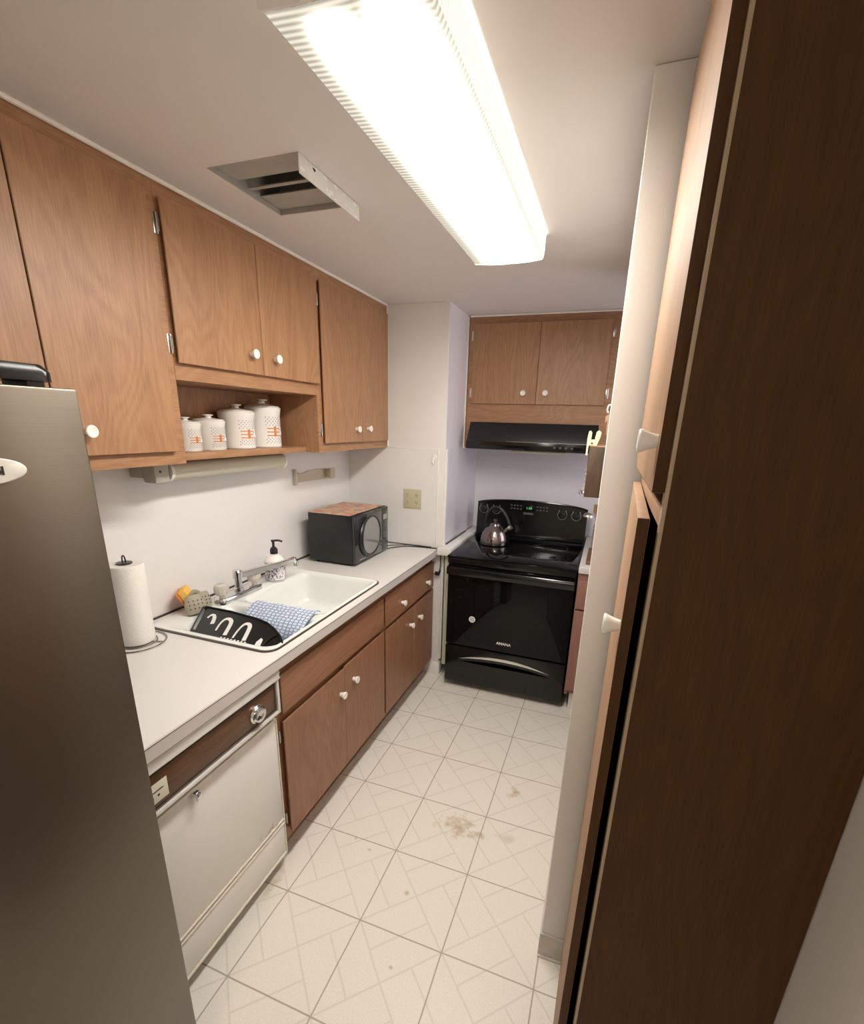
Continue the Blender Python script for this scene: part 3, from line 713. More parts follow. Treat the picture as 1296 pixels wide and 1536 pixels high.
# sponge and its perforated silicone caddy
spg = MB()
Ms = Matrix.Translation((-.598, .310, .930)) @ Matrix.Rotation(math.radians(38), 4, 'Z') @ Matrix.Rotation(math.radians(-28), 4, 'Y')
t1 = MB().box(-.018, .012, -.042, .036, .002, .098, .006); spg.merge(t1.bm, 0, Ms)
t1 = MB().box(-.027, -.0185, -.042, .036, .002, .098, .003); spg.merge(t1.bm, 1, Ms)
tag(part('sponge', spg, [M['sponge_y'], M['sponge_o']]), 'yellow sponge with orange scrubbing side in the taupe caddy', 'sponge')
Sc = thing('sponge_caddy', 'taupe perforated silicone saddle caddy holding the yellow sponge', 'sponge holder', (-.56, .34, .924))
def pouch(cx, cy, rot, w, h, tilt):
    Mx = Matrix.Translation((cx, cy, .9255)) @ Matrix.Rotation(rot, 4, 'Z') @ Matrix.Rotation(tilt, 4, 'Y')
    mb = MB(); Ls = []
    n = 20
    for j in range(7):
        z = h*j/6; g_ = .62 + .38*math.sin(PI*(j/6*.75+.20))
        Ls.append([tuple(Mx @ Vector((.020*g_*math.cos(2*PI*i/n), w*g_*math.sin(2*PI*i/n), z))) for i in range(n)])
    for j in range(6, -1, -1):
        z = max(h*j/6, .006); g_ = (.62 + .38*math.sin(PI*(j/6*.75+.20)))
        Ls.append([tuple(Mx @ Vector((.0165*g_*math.cos(2*PI*i/n), (w-.0035)*g_*math.sin(2*PI*i/n), z))) for i in range(n)])
    mb.loops(Ls, cap0=True, cap1=True)
    for r in range(3):
        for c_ in range(4):
            yy = (-.6+.4*c_)*w; zz = h*(.28+.2*r)
            j_ = zz/h; g_ = .62+.38*math.sin(PI*(j_*.75+.20))
            xx = .020*g_*math.sqrt(max(0, 1-(yy/(w*g_))**2))+.0006
            q = [tuple(Mx @ Vector((xx, yy+.0032*math.cos(t*PI/4), zz+.0032*math.sin(t*PI/4)))) for t in range(8)]
            mb.poly(q, [tuple(range(8))], 1)
    return mb
part('pouch', pouch(-.552, .262, math.radians(-25), .040, .078, math.radians(-22)), [M['silicone'], M['hole']], Sc, 50, False)
part('pouch', pouch(-.572, .322, math.radians(-25), .032, .070, math.radians(-18)), [M['silicone'], M['hole']], Sc, 50, False)
part('strap', MB().tube([(-.575, .258, .998), (-.592, .292, 1.004), (-.590, .318, .990)], .010, 10, sub=4, flat=.35), M['silicone'], Sc)

# dish rack lying tilted in the near bowl: its perforated face is turned up towards the room
rack = thing('dish_rack', 'small black plastic dish rack tipped over in the near sink bowl', 'dish rack', (-.30, .21, .80))
RA = Vector((0, .150, .905)); RD = Vector((0, .8716, .4903)); RN = Vector((0, -.4903, .8716))
def rp(x, s, n=0.0): return tuple(Vector((x, 0, 0)) + RA + RD*s + RN*n)
out_ = [(-.468, .000), (-.478, .012), (-.480, .020), (-.5030, .104), (-.508, .118), (-.497, .128), (-.373, .127), (-.255, .1185), (-.200, .109), (-.154, .090), (-.115, .066), (-.090, .042), (-.086, .028), (-.107, .012), (-.153, .000), (-.220, -.003), (-.321, .0)]
rb = MB()
cxr, csr = -.30, .06
Ls = []
for k_, n_ in ((1.0, -.060), (1.03, -.004), (1.03, 0), (.985, .0015), (.95, -.006)):
    Ls.append([rp(cxr+(x-cxr)*k_, csr+(s-csr)*k_, n_) for x, s in out_])
rb.loops(Ls, cap1=True)
part('basket', rb, M['black_pl'], rack, 40)
for pts in ([(-.459, .080), (-.453, .095), (-.441, .097), (-.429, .084), (-.420, .058)],
            [(-.384, .034), (-.387, .062), (-.383, .084), (-.371, .0935), (-.354, .090), (-.343, .073), (-.334, .022)],
            [(-.294, .018), (-.294, .052), (-.289, .077), (-.279, .088), (-.264, .086), (-.254, .070), (-.243, .016)]):
    lp = MB(); sm = smooth([Vector((x, s, 0)) for x, s in pts], 5)
    m_ = len(sm)
    for side in range(m_-1):
        a, b_ = sm[side], sm[side+1]
        def wd(i): return .0042 + .0042*min(1, max(0, (i/(m_-1)-.25)*1.8))
        def nrm(i):
            t = sm[min(i+1, m_-1)] - sm[max(i-1, 0)]; return Vector((-t.y, t.x, 0)).normalized()
        qa = [a+nrm(side)*wd(side), a-nrm(side)*wd(side), b_-nrm(side+1)*wd(side+1), b_+nrm(side+1)*wd(side+1)]
        lp.poly([rp(q.x, q.y, -.0052) for q in qa], [(0, 1, 2, 3)])
    lab(part('plate_loop', lp, M['white_pl'], rack), 'white arched plate slot')
for i in range(8):
    x = -.345 + .0155*i
    lab(part('slot', MB().poly([rp(x, .004, -.0052), rp(x+.008, .004, -.0052), rp(x+.0085, .013, -.0052), rp(x+.0005, .013, -.0052)], [(0,1,2,3)]), M['white_pl'], rack), 'short white slot')
lab(part('slot', MB().poly([rp(-.187, .000, -.0052), rp(-.190, .022, -.0052), rp(-.181, .042, -.0052), rp(-.170, .036, -.0052), rp(-.163, .001, -.0052)], [(0,1,2,3,4)]), M['white_pl'], rack), 'wide white corner slot')
part('divider_rib', MB().tube([rp(-.157, .004, -.003), rp(-.142, .05, -.001), rp(-.128, .065, -.003)], .004, 8), M['black_pl'], rack)

# dish towel over the divider
tw = MB(); nx, ns = 30, 28
path = smooth([Vector((0, y, z)) for y, z in ((.318, .800), (.314, .835), (.322, .872), (.345, .900), (.382, .921), (.418, .936), (.437, .939), (.455, .936), (.4685, .925))], 4)
ns = len(path)-1
vs = []
for i in range(nx+1):
    for j, p_ in enumerate(path):
        xr = -.110 - .026*max(0, (.93-p_.z)/.13)
        x = -.412 + (xr+.412)*i/nx
        w = .003*math.sin(i*.8+j*.22)
        vs.append((x, p_.y + (w if j < 22 else 0), p_.z + .002*(1+math.sin(i*.7))*(1 if j > 12 else .5)))
fs = [(i*(ns+1)+j, (i+1)*(ns+1)+j, (i+1)*(ns+1)+j+1, i*(ns+1)+j+1) for i in range(nx) for j in range(ns)]
tw.poly(vs, fs)
bmesh.ops.solidify(tw.bm, geom=list(tw.bm.faces), thickness=.003)
tag(part('dish_towel', tw, M['towel'], smooth_deg=80), 'blue and white honeycomb print dish towel hung over the sink divider', 'towel')

# paper towels on a wire stand
px_, py_ = -.560, .006
St = thing('paper_towel_stand', 'wire countertop stand with dark top disc under the paper towel roll', 'paper towel stand', (px_, py_, .915))
cs = [(px_+.088*math.cos(2*PI*i/40), py_+.088*math.sin(2*PI*i/40), .9175) for i in range(40)]
c2 = [(px_+.060*math.cos(2*PI*i/40), py_+.060*math.sin(2*PI*i/40), .9175) for i in range(40)]
wb = MB().tube(cs, .0026, 8, closed=True).tube(c2, .0022, 8, closed=True)
for a in (.4, 2.5, 4.6): wb.tube([(px_, py_, .9175), (px_+.088*math.cos(a), py_+.088*math.sin(a), .9175)], .002, 8)
part('base_ring', wb, M['wire'], St)
part('post', MB().cyl((px_, py_, .917), (px_, py_, 1.206), .004, 12), M['wire'], St)
part('top_disc', MB().lathe([(0, 0), (.024, 0), (.024, .003), (0, .005)], (px_, py_, 1.2055), n=28).tube([(px_-.008, py_, 1.209), (px_-.006, py_, 1.226), (px_, py_, 1.232), (px_+.006, py_, 1.226), (px_+.008, py_, 1.209)], .0022, 8, sub=4), M['black_pl'], St)
pr = MB()
n = 56; rings = []
for z, dr in ((.924, 0), (.928, .001), (1.0, .0005), (1.1, .001), (1.198, .0008), (1.203, -.001)):
    rings.append([(px_+(.0545+dr+.0012*(i/n))*math.cos(2*PI*i/n), py_+(.0545+dr+.0012*(i/n))*math.sin(2*PI*i/n), z) for i in range(n)])
inner = [[(px_+.020*math.cos(2*PI*i/n), py_+.020*math.sin(2*PI*i/n), z) for i in range(n)] for z in (1.203, .924)]
pr.loops(rings + inner + [rings[0]])
tag(part('paper_towel_roll', pr, M['paper'], smooth_deg=50), 'white paper towel roll standing on the counter beside the refrigerator', 'paper towels')

# ------------------------------------------------------------------ microwave
mw = thing('microwave', 'small black countertop microwave with a round door window', 'microwave', (-.458, 1.32, .915))
mx0, mx1, my0, my1, mz0, mz1 = -.602, -.328, 1.116, 1.530, .927, 1.196
part('housing', MB().box(mx0, mx1, my0, my1, mz0, mz1, .004), M['mw_black'], mw)
for x in (mx0+.03, mx1-.04):
    for y in (my0+.03, my1-.03): part('foot', MB().cyl((x, y, .9145), (x, y, .9275), .012, 14), M['black_pl'], mw)
dr = part('door', MB().box(mx1+.001, mx1+.017, my0, my1-.085, mz0+.002, mz1-.002, .004), M['mw_panel'], mw)
wy, wz = my0+.190, (mz0+mz1)/2-.004
part('window', MB().lathe([(0, 0), (.106, 0), (.106, .0015), (0, .0018)], (mx1+.0171, wy, wz), (1,0,0), 56), M['mw_glass'], dr, 50)
part('window_ring', MB().tube([(mx1+.0185, wy+.111*math.cos(2*PI*i/56), wz+.111*math.sin(2*PI*i/56)) for i in range(56)], .005, 8, closed=True), M['black_pl'], dr)
hb = []
for i in range(15):
    a = math.radians(118 + 124*i/14); hb.append((mx1+.024, wy+.135*math.cos(a)+.004, wz+.125*math.sin(a)))
part('handle', MB().tube(hb, lambda t: .006+.012*math.sin(PI*t), 10, flat=.6), M['black_pl'], dr)
cp = part('control_panel', MB().box(mx1+.001, mx1+.016, my1-.083, my1, mz0+.002, mz1-.002, .004), M['mw_panel'], mw)
part('display', MB().box(mx1+.0162, mx1+.0172, my1-.066, my1-.016, mz1-.075, mz1-.045), M['label_grey'], cp)
kb = MB()
for r in range(4):
    for c_ in range(3): kb.box(mx1+.0162, mx1+.0168, my1-.066+.018*c_, my1-.054+.018*c_, mz0+.055+.026*r, mz0+.068+.026*r)
part('keypad', kb, M['dim_print'], cp)
part('badge', MB().box(mx1+.0172, mx1+.0177, my0+.045, my0+.115, mz0+.014, mz0+.020), M['label_grey'], dr)
pt = MB(); nn = 16; vs = []
for i in range(nn+1):
    for j in range(nn+1):
        u, v = i/nn, j/nn
        vs.append((mx0-.006+(mx1-mx0-.0)*u, my0-.008+(my1-my0-.012)*v, mz1+.0015+.0012*math.sin(u*9)*math.sin(v*7)+.0013))
pt.poly(vs, [(i*(nn+1)+j, (i+1)*(nn+1)+j, (i+1)*(nn+1)+j+1, i*(nn+1)+j+1) for i in range(nn) for j in range(nn)])
bmesh.ops.solidify(pt.bm, geom=list(pt.bm.faces), thickness=.0012)
tag(part('placemat', pt, M['patch']), 'red and tan patchwork print mat lying on top of the microwave', 'mat')
cord = thing('power_cord', 'black power cord running off the counter end with its plug hanging down', 'cord', (-.1, YE-.02, .75))
zc = .9175
part('cable', MB().tube([(-.335, 1.540, zc), (-.30, 1.60, zc), (-.24, 1.66, zc), (-.15, 1.68, zc), (-.085, 1.684, zc), (-.043, 1.688, zc+.001), (-.026, 1.690, .911), (-.020, 1.691, .88), (-.016, 1.692, .82), (-.018, 1.692, .785), (-.023, 1.692, .768)], .0032, 8, sub=6), M['black_pl'], cord)
part('cable', MB().tube([(-.40, 1.540, zc), (-.36, 1.62, zc), (-.25, 1.695, zc), (-.15, 1.697, zc), (-.085, 1.694, zc)], .0026, 8, sub=6), M['black_pl'], cord)
pg = MB().box(-.052, -.022, 1.683, 1.702, .738, .762, .005)
pg.cyl((-.024, 1.692, .752), (-.018, 1.692, .775), .006, 10)
pgo = part('plug', pg, M['black_pl'], cord)
part('prong', MB().box(-.068, -.0525, 1.688, 1.690, .741, .747).box(-.068, -.0525, 1.696, 1.698, .741, .747), M['brushed'], pgo)

# ------------------------------------------------------------------ base cabinets
XBF, XBD = -.080, -.060
def base_carcass(y0, y1, zt=.870):
    xb, xf = XL+.002, XBF-.018
    return (MB().box(xb, xf, y0, y0+.016, .10, zt).box(xb, xf, y1-.016, y1, .10, zt).box(xb, xf, y0+.016, y1-.016, .10, .116).box(xb, xb+.006, y0+.016, y1-.016, .116, zt))
SB = thing('base_cabinet', 'oak sink base cabinet with wide false drawer front, next to the dishwasher', 'cabinet', (-.37, .53, 0), 'oak base cabinets under the counter')
part('body', base_carcass(.108, .964, .740), M['base_z'], SB)
part('face_frame', MB().box(XBF-.018, XBF, .108, .150, .10, .870).box(XBF-.018, XBF, .935, .964, .10, .870).box(XBF-.018, XBF, .150, .935, .80, .870).box(XBF-.018, XBF, .150, .935, .60, .68).box(XBF-.018, XBF, .150, .935, .10, .15).box(XBF-.018, XBF, .53, .57, .15, .60), M['base_y'], SB)
part('false_front', MB().door('x', XBD, XBF, .126, .952, .668, .826), M['base_y'], SB)
# the left door hangs slightly open
dl = MB().door('x', XBD+.002, XBF+.003, .122, .548, .134, .640)
d = part('door', dl, M['base_z'], SB); knob(d, (XBD+.002, .508, .530), (1,0,0))
d = part('door', MB().door('x', XBD, XBF, .551, .953, .136, .645), M['base_z'], SB); knob(d, (XBD, .625, .545), (1,0,0))
hinge(SB, XBF, .118, .575, h=.05); hinge(SB, XBF, .118, .205, h=.05); hinge(SB, XBF, .957, .555, h=.04); hinge(SB, XBF, .957, .215, h=.04)
part('toe_kick', MB().box(-.150, -.135, .108, .964, .002, .099), M['base_y'], SB)
DB = thing('base_cabinet', 'oak base cabinet with two drawers over two doors, next to the black range', 'cabinet', (-.37, 1.34, 0), 'oak base cabinets under the counter')
part('body', base_carcass(.965, YE-.008), M['base_z'], DB)
part('face_frame', MB().box(XBF-.018, XBF, .965, 1.00, .10, .870).box(XBF-.018, XBF, 1.665, YE-.008, .10, .870).box(XBF-.018, XBF, 1.0, 1.665, .815, .870).box(XBF-.018, XBF, 1.0, 1.665, .62, .71).box(XBF-.018, XBF, 1.0, 1.665, .10, .15).box(XBF-.018, XBF, 1.29, 1.33, .71, .815), M['base_y'], DB)
for a, b_, kx in ((.972, 1.305, 1.178), (1.308, 1.688, 1.560)):
    d = part('drawer', MB().door('x', XBD, XBF, a, b_, .662, .828), M['base_y'], DB); knob(d, (XBD, kx, .726), (1,0,0))
for a, b_, kx in ((.972, 1.366, 1.298), (1.368, 1.690, 1.435)):
    d = part('door', MB().door('x', XBD, XBF, a, b_, .134, .640), M['base_z'], DB); knob(d, (XBD, kx, .541), (1,0,0))
part('toe_kick', MB().box(-.150, -.135, .965, YE-.008, .002, .099), M['base_y'], DB)

# ------------------------------------------------------------------ dishwasher
DW = thing('dishwasher', 'white built-in dishwasher with dark wood-look control panel', 'dishwasher', (-.36, -.185, 0))
y0, y1 = -.478, .101
part('tub', MB().box(XL+.003, -.097, y0+.005, y1-.003, .068, .868), M['dw_edge'], DW)
fr = MB()
fr.box(-.074, -.040, y0, y1, .832, .866, .004).box(-.074, -.046, y1-.012, y1, .700, .831, .002).box(-.074, -.046, y0, y0+.012, .700, .831, .002).box(-.074, -.046, y0+.0125, y1-.0125, .700, .711, .002)
fr.box(-.0395, -.0385, y0, y1, .838, .841).box(-.0395, -.0385, y0, y1, .857, .860)
lab(part('trim_frame', fr, M['dw_trim'], DW), 'bright metal trim frame')
con = part('control_panel', MB().box(-.074, -.052, y0+.013, y1-.013, .7125, .830, .001), M['panel_wood'], DW)
part('pinstripe', MB().box(-.0519, -.0512, y0+.016, y1-.022, .818, .8205).box(-.0519, -.0512, y1-.0225, y1-.020, .722, .8205).box(-.0519, -.0512, y0+.016, y1-.022, .7205, .723), M['duct_dark'], con)
dyl = -.012
dl_ = part('dial', MB().lathe([(0, 0), (.032, 0), (.032, .004), (.027, .008), (.025, .018), (.021, .020), (.012, .018), (0, .018)], (-.0515, dyl, .762), (1,0,0), 40), M['chrome'], con, 40)
part('pointer', MB().box(-.0335, -.030, dyl-.020, dyl-.002, .752, .760, .001), M['label_black'], dl_)
bd = part('badge', MB().box(-.0515, -.050, y0+.02, -.352, .735, .792, .001), M['cream'], con)
part('badge_print', MB().box(-.0498, -.0494, -.420, -.366, .768, .771).box(-.0498, -.0494, -.404, -.396, .748, .758).box(-.0498, -.0494, -.384, -.378, .752, .758), M['label_black'], bd)
drw = part('door', MB().box(-.096, -.073, y0+.004, y1-.004, .226, .660, .003), M['dw_door'], DW)
lt = MB().box(-.0725, -.056, -.275, -.257, .645, .662, .003).box(-.058, -.048, -.273, -.259, .634, .660, .003)
lab(part('latch', lt, M['chrome'], drw), 'chrome latch handle')
lp_ = part('lower_panel', MB().box(-.096, -.073, y0+.004, y1-.004, .066, .200, .003), M['dw_white'], DW)
es = MB()
for za, zb in ((.6605, .669), (.2185, .2255), (.2005, .2080), (.056, .0655)): es.box(-.094, -.0695, y0+.002, y1-.002, za, zb, .0015)
es.box(-.094, -.070, y1-.0038, y1, .066, .660)
part('edge_strip', es, M['dw_edge'], DW)
part('dark_gap', MB().box(-.094, -.078, y0+.004, y1-.004, .6692, .699), M['duct_dark'], DW)
part('toe_panel', MB().box(-.160, -.145, y0+.005, y1-.003, .002, .066), M['duct_dark'], DW)

# ------------------------------------------------------------------ refrigerator
FR = thing('refrigerator', 'stainless steel refrigerator at the left edge, nearest the camera', 'refrigerator', (-.3, -.86, 0))
fy0, fy1, fzt = -1.26, -.484, 1.719
part('cabinet', MB().box(XL+.02, .018, fy0+.004, fy1-.004, .03, fzt-.012, .004), M['black_soft'], FR)
part('kick_grille', MB().box(-.03, .010, fy0+.02, fy1-.02, .003, .0295), M['black_pl'], FR)
d = part('door', MB().box(.022, .080, fy0, -.925, .05, fzt, .004), M['stainless'], FR)
part('handle', MB().tube([(.081, -.955, .55), (.125, -.955, .58), (.130, -.955, 1.0), (.125, -.955, 1.40), (.081, -.955, 1.43)], .011, 12, sub=4), M['accent'], d)
d = part('door', MB().box(.022, .080, -.921, fy1, .05, fzt, .004), M['stainless'], FR)
part('handle', MB().tube([(.081, -.892, .55), (.125, -.892, .58), (.130, -.892, 1.0), (.125, -.892, 1.40), (.081, -.892, 1.43)], .011, 12, sub=4), M['accent'], d)
hc = [rrect(-.03, .072, -.80, -.506, .022, z) for z in (1.7275, 1.742)] + [rrect(-.025, .066, -.795, -.515, .02, 1.7525)]
h_ = part('hinge_cover', MB().loops(hc, cap0=True, cap1=True), M['hinge_black'], FR)
lab(h_, 'glossy black hinge cover')
part('hinge_plate', MB().box(.0, .060, -.545, -.520, fzt+.0003, 1.7272).box(-.01, .060, -.78, -.60, fzt+.0003, 1.7272), M['black_pl'], h_)
mg = thing('fridge_magnet', 'oval white magnet with black lettering on the refrigerator door', 'magnet', (.081, -.647, 1.575))
e_ = [[(xx, -.647+.062*k*math.cos(2*PI*i/40), 1.597+.0205*k*math.sin(2*PI*i/40)) for i in range(40)] for xx, k in ((.0805, 1), (.0825, 1), (.0845, .93), (.0852, .6))]
part('plate', MB().loops(e_, cap0=True, cap1=True), M['canister'], mg)
part('lettering', text_mb('ol', .017, basis((.0858, -.6235, 1.5965), (0,1,0), (0,0,1)), .0004, .0006), M['label_black'], mg)

# ------------------------------------------------------------------ range
RG = thing('electric_range', 'black glass-top electric range in the alcove', 'range', (.45, 1.95, 0))
rx0, rx1, ry = .066, .834, 1.602
part('body', MB().box(rx0+.004, rx1-.004, 1.650, 2.300, .035, .898, .003), M['black_soft'], RG)
for x in (rx0+.05, rx1-.05):
    for y in (1.69, 2.26): part('foot', MB().cyl((x, y, .001), (x, y, .0345), .016, 14), M['black_pl'], RG)
part('cooktop', MB().box(rx0-.002, rx1+.002, 1.580, 2.238, .8985, .915, .005), M['black_glass'], RG)
part('front_rail', MB().box(rx0, rx1, 1.592, 1.649, .862, .898, .004), M['black_gloss'], RG)
for cx, cy, r in ((.262, 1.76, .115), (.64, 1.76, .085), (.262, 2.06, .085), (.64, 2.06, .105)):
    rr_ = [[(cx+q*math.cos(2*PI*i/56), cy+q*math.sin(2*PI*i/56), z) for i in range(56)] for q, z in ((r, .9151), (r, .9153), (r-.002, .9153), (r-.002, .9151))]
    part('burner_ring', MB().loops(rr_ + [rr_[0]]), M['burner'], RG)
od = part('oven_door', MB().box(rx0, rx1, ry, 1.649, .316, .856, .006), M['black_glass'], RG)
hn = MB()
hp = [(1.566, .798), (1.560, .812), (1.560, .836), (1.568, .848), (1.580, .850), (1.586, .842), (1.588, .808), (1.580, .798)]
hn.prism([(rx0+.004, y, z) for y, z in hp], (rx1-rx0-.008, 0, 0))
hn.box(rx0+.006, rx0+.045, 1.580, 1.6015, .806, .844).box(rx1-.045, rx1-.006, 1.580, 1.6015, .806, .844)
part('handle', hn, M['black_gloss'], od)
part('lettering', text_mb('AMANA', .026, basis((.448, ry-.0012, .374), (1,0,0), (0,0,1)), .0004, .0005), M['label_white'], od)
bg = part('round_sticker', MB().lathe([(0, 0), (.021, 0), (.021, .0006), (0, .0006)], (.237, ry-.0004, .507), (0,-1,0), 36), M['label_white'], od)
sl = MB()
for q in range(4): sl.box(.224-.0015*(q in (1, 2)), .250+.0015*(q in (1, 2)), ry-.0016, ry-.0012, .4965+.006*q, .4995+.006*q)
part('sticker_print', sl, M['label_grey'], bg)
dw = part('drawer', MB().box(rx0, rx1, ry, 1.649, .045, .306, .006), M['black_gloss'], RG)
cr_ = []
for i in range(25):
    t = -1+2*i/24; cr_.append((.452+.290*t, ry-.0045, .268-.046*t*t))
for i in range(25):
    t = 1-2*i/24; cr_.append((.452+.290*t, ry-.0045, .2495-.0275*t*t))
lab(part('handle', MB().prism(cr_, (0, .0042, 0)), M['accent'], dw), 'satin metal crescent handle')
part('handle_recess', MB().prism([(x, ry-.0006, z-.022+(.268-.222-.0)*0) for x, _, z in cr_[:25]] + [(x, ry-.0006, z-.020) for x, _, z in cr_[25:]], (0, .0004, 0)), M['black_soft'], dw)
# backguard
bgm = MB(); pr_ = []
for i in range(25):
    t = -1+2*i/24; pr_.append((.45+(rx1-.45)*t, 1.178-.022*t*t-.010*t**8))
out2 = [(rx0, .9155), ] + pr_ + [(rx1, .9155)]
A_ = [(x, 2.240 + .020*max(0, (z-.9155)/.26), z) for x, z in out2]; B_ = [(x, 2.300, z) for x, z in out2]
bgm.loops([A_, B_], cap0=True, cap1=True)
BG = part('backguard', bgm, M['black_gloss'], RG)
tr_ = [(x, 2.2575, z+.002) for x, z in pr_]
part('top_trim', MB().tube(tr_, .006, 8), M['black_gloss'], BG)
part('lower_ledge', MB().box(rx0+.004, rx1-.004, 2.218, 2.2405, .9157, .945, .006), M['black_gloss'], BG)
def gy(z): return 2.240 + .020*(z-.9155)/.26
for kx in (.112, .205, .668, .762):
    kz = 1.104
    k_ = part('control_knob', MB().lathe([(0, 0), (.023, 0), (.022, .016), (.019, .019), (0, .020)], (kx, gy(kz)-.001, kz), (0,-1,0), 28).box(kx-.003, kx+.003, gy(kz)-.026, gy(kz)-.019, kz-.019, kz+.019, .001), M['black_pl'], BG)
    ar = [(kx+.031*math.cos(a), gy(kz+.031*math.sin(a))-.0004, kz+.031*math.sin(a)) for a in [math.radians(130+280*i/30) for i in range(31)]]
    mk = MB().tube(ar, .0017, 6)
    for a in (130, 270, 410):
        a = math.radians(a); mk.box(kx+.036*math.cos(a)-.003, kx+.036*math.cos(a)+.003, gy(kz)-.0016, gy(kz)-.0004, kz+.037*math.sin(a)-.003, kz+.037*math.sin(a)+.003)
    lab(part('dial_mark', mk, M['label_grey'], k_), 'pale printed dial ring')
dp = part('display', MB().box(.40, .475, gy(1.13)-.0025, gy(1.13)+.004, 1.112, 1.150, .001), M['black_glass'], BG)
part('clock_digits', text_mb('1:38', .024, basis((.4375, gy(1.13)-.0032, 1.131), (1,0,0), (0,0,1)), .0002, .0), M['green'], dp)
bt = MB()
for sx_ in (-1, 1):
    for c_ in range(4):
        for r_ in range(2): bt.box(.4375+sx_*(.058+.022*c_)-.006, .4375+sx_*(.058+.022*c_)+.006, gy(1.12)-.0012, gy(1.12)-.0002, 1.118+.022*r_, 1.126+.022*r_)
bt.box(.40, .47, gy(1.09)-.0012, gy(1.09)-.0002, 1.086, 1.100)
part('button', bt, M['dim_print'], BG)
# kettle
kx, ky, kz = .262, 1.990, .9156
KT = thing('tea_kettle', 'brushed steel tea kettle with black arched handle on the range', 'kettle', (kx, ky, kz))
part('body', MB().lathe([(0, 0), (.088, 0), (.094, .004), (.095, .012), (.093, .035), (.084, .070), (.066, .102), (.046, .122), (.040, .127), (.039, .130), (0, .130)], (kx, ky, kz), n=56), M['kettle'], KT, 40)
part('lid', MB().lathe([(0, 0), (.038, 0), (.034, .008), (.014, .014), (.006, .016), (.006, .022), (.013, .027), (.013, .036), (.008, .041), (0, .042)], (kx, ky, kz+.1305), n=32), M['kettle'], KT, 40)
hd = [(kx-.062, ky+.01, kz+.105), (kx-.070, ky+.01, kz+.150), (kx-.048, ky+.006, kz+.215), (kx-.008, ky, kz+.246), (kx+.036, ky-.004, kz+.236), (kx+.074, ky-.010, kz+.190), (kx+.098, ky-.016, kz+.142)]
part('handle', MB().tube(hd, lambda t: .009+.003*math.sin(PI*t), 12, sub=6), M['kettle_black'], KT)
part('spout', MB().cyl((kx+.050, ky-.010, kz+.075), (kx+.098, ky-.018, kz+.118), .020, 20, r1=.014), M['kettle'], KT)
lab(part('spout_cap', MB().cyl((kx+.0985, ky-.0182, kz+.1185), (kx+.112, ky-.020, kz+.130), .0165, 20, r1=.0150), M['accent'], KT), 'bright steel spout cap')

# ------------------------------------------------------------------ to the right of the range
RC = thing('raised_panel_cabinet', 'reddish oak raised-panel base cabinet right of the range', 'cabinet', (1.0, 1.9, 0))
cx0, cx1, cyf = .845, 1.20, 1.606
part('body', MB().box(cx0, cx1, cyf+.02, YB-.003, .115, .895).box(cx0, cx0+.016, cyf, cyf+.0195, .115, .895).box(cx0+.0165, cx1, cyf+.002, cyf+.0195, .84, .895), M['red_oak'], RC)
def rpan(nm, z0, z1):
    mb = MB().box(cx0+.004, cx1-.01, cyf-.016, cyf-.0005, z0, z1, .003)
    mb2 = MB().box(cx0+.052, cx1-.05, cyf-.0195, cyf-.0165, z0+.035, z1-.035, .003)
    d = part(nm, mb, M['red_oak'], RC); part('panel', mb2, M['red_oak'], d); return d
rpan('drawer', .682, .855); rpan('door', .150, .672)
part('toe_kick', MB().box(cx0+.03, cx1, cyf+.035, cyf+.05, .002, .114), M['trim'], RC)
RT = thing('countertop', 'short white countertop over the reddish cabinet right of the range', 'countertop', (1.02, 2.0, .9))
part('worktop', MB().box(.842, 1.22, 1.592, YB-.003, .8965, .934, .004), M['counter'], RT)
tag(part('cutting_board', MB().box(.874, 1.10, 1.66, 2.02, .9345, .952, .004), M['board_wood']), 'brown wooden cutting board on the short countertop right of the range', 'cutting board')
ckx, cky = .938, 2.10
tag(part('utensil_crock', MB().lathe([(0, 0), (.052, 0), (.055, .005), (.055, .150), (.050, .150), (.048, .012), (0, .010)], (ckx, cky, .9345), n=32), M['crock'], smooth_deg=40), 'stoneware utensil crock behind the partition, right of the range', 'crock')
ld = thing('ladle', 'shiny steel ladle leaning out of the crock beside the range', 'ladle', (ckx-.01, cky, .96))
part('handle', MB().tube([(ckx+.01, cky, .952), (ckx-.025, cky-.003, 1.085), (ckx-.052, cky-.006, 1.145), (ckx-.075, cky-.008, 1.172)], .0045, 10, sub=4, flat=.5), M['accent'], ld)
bw = MB(); Ls = []
ctr = Vector((ckx-.094, cky-.012, 1.137))
for j in range(9):
    a = math.radians(88-88*j/8); Ls.append([tuple(ctr + Vector((.033*math.cos(2*PI*i/24)*math.cos(a), .030*math.sin(2*PI*i/24)*math.cos(a), .026*math.sin(a)))) for i in range(24)])
bw.loops(Ls, cap0=True)
bmesh.ops.solidify(bw.bm, geom=list(bw.bm.faces), thickness=.0015)
part('bowl', bw, M['accent'], ld, 60)
for (dx, dy, tx, ty, h, lb) in ((-.012, .012, -.047, .016, 1.215, 'wooden spoon standing in the crock behind the ladle'), (.022, -.02, -.028, -.03, 1.20, 'wooden spatula standing in the crock, hard against the partition edge')):
    us = MB().tube([(ckx+dx, cky+dy, .952), (ckx+tx, cky+ty, h-.055)], .006, 10)
    us.box(ckx+tx-.020, ckx+tx+.018, cky+ty-.004, cky+ty+.004, h-.058, h, .0035)
    tag(part('wooden_utensil', us, M['spoon_wood']), lb, 'spoon')
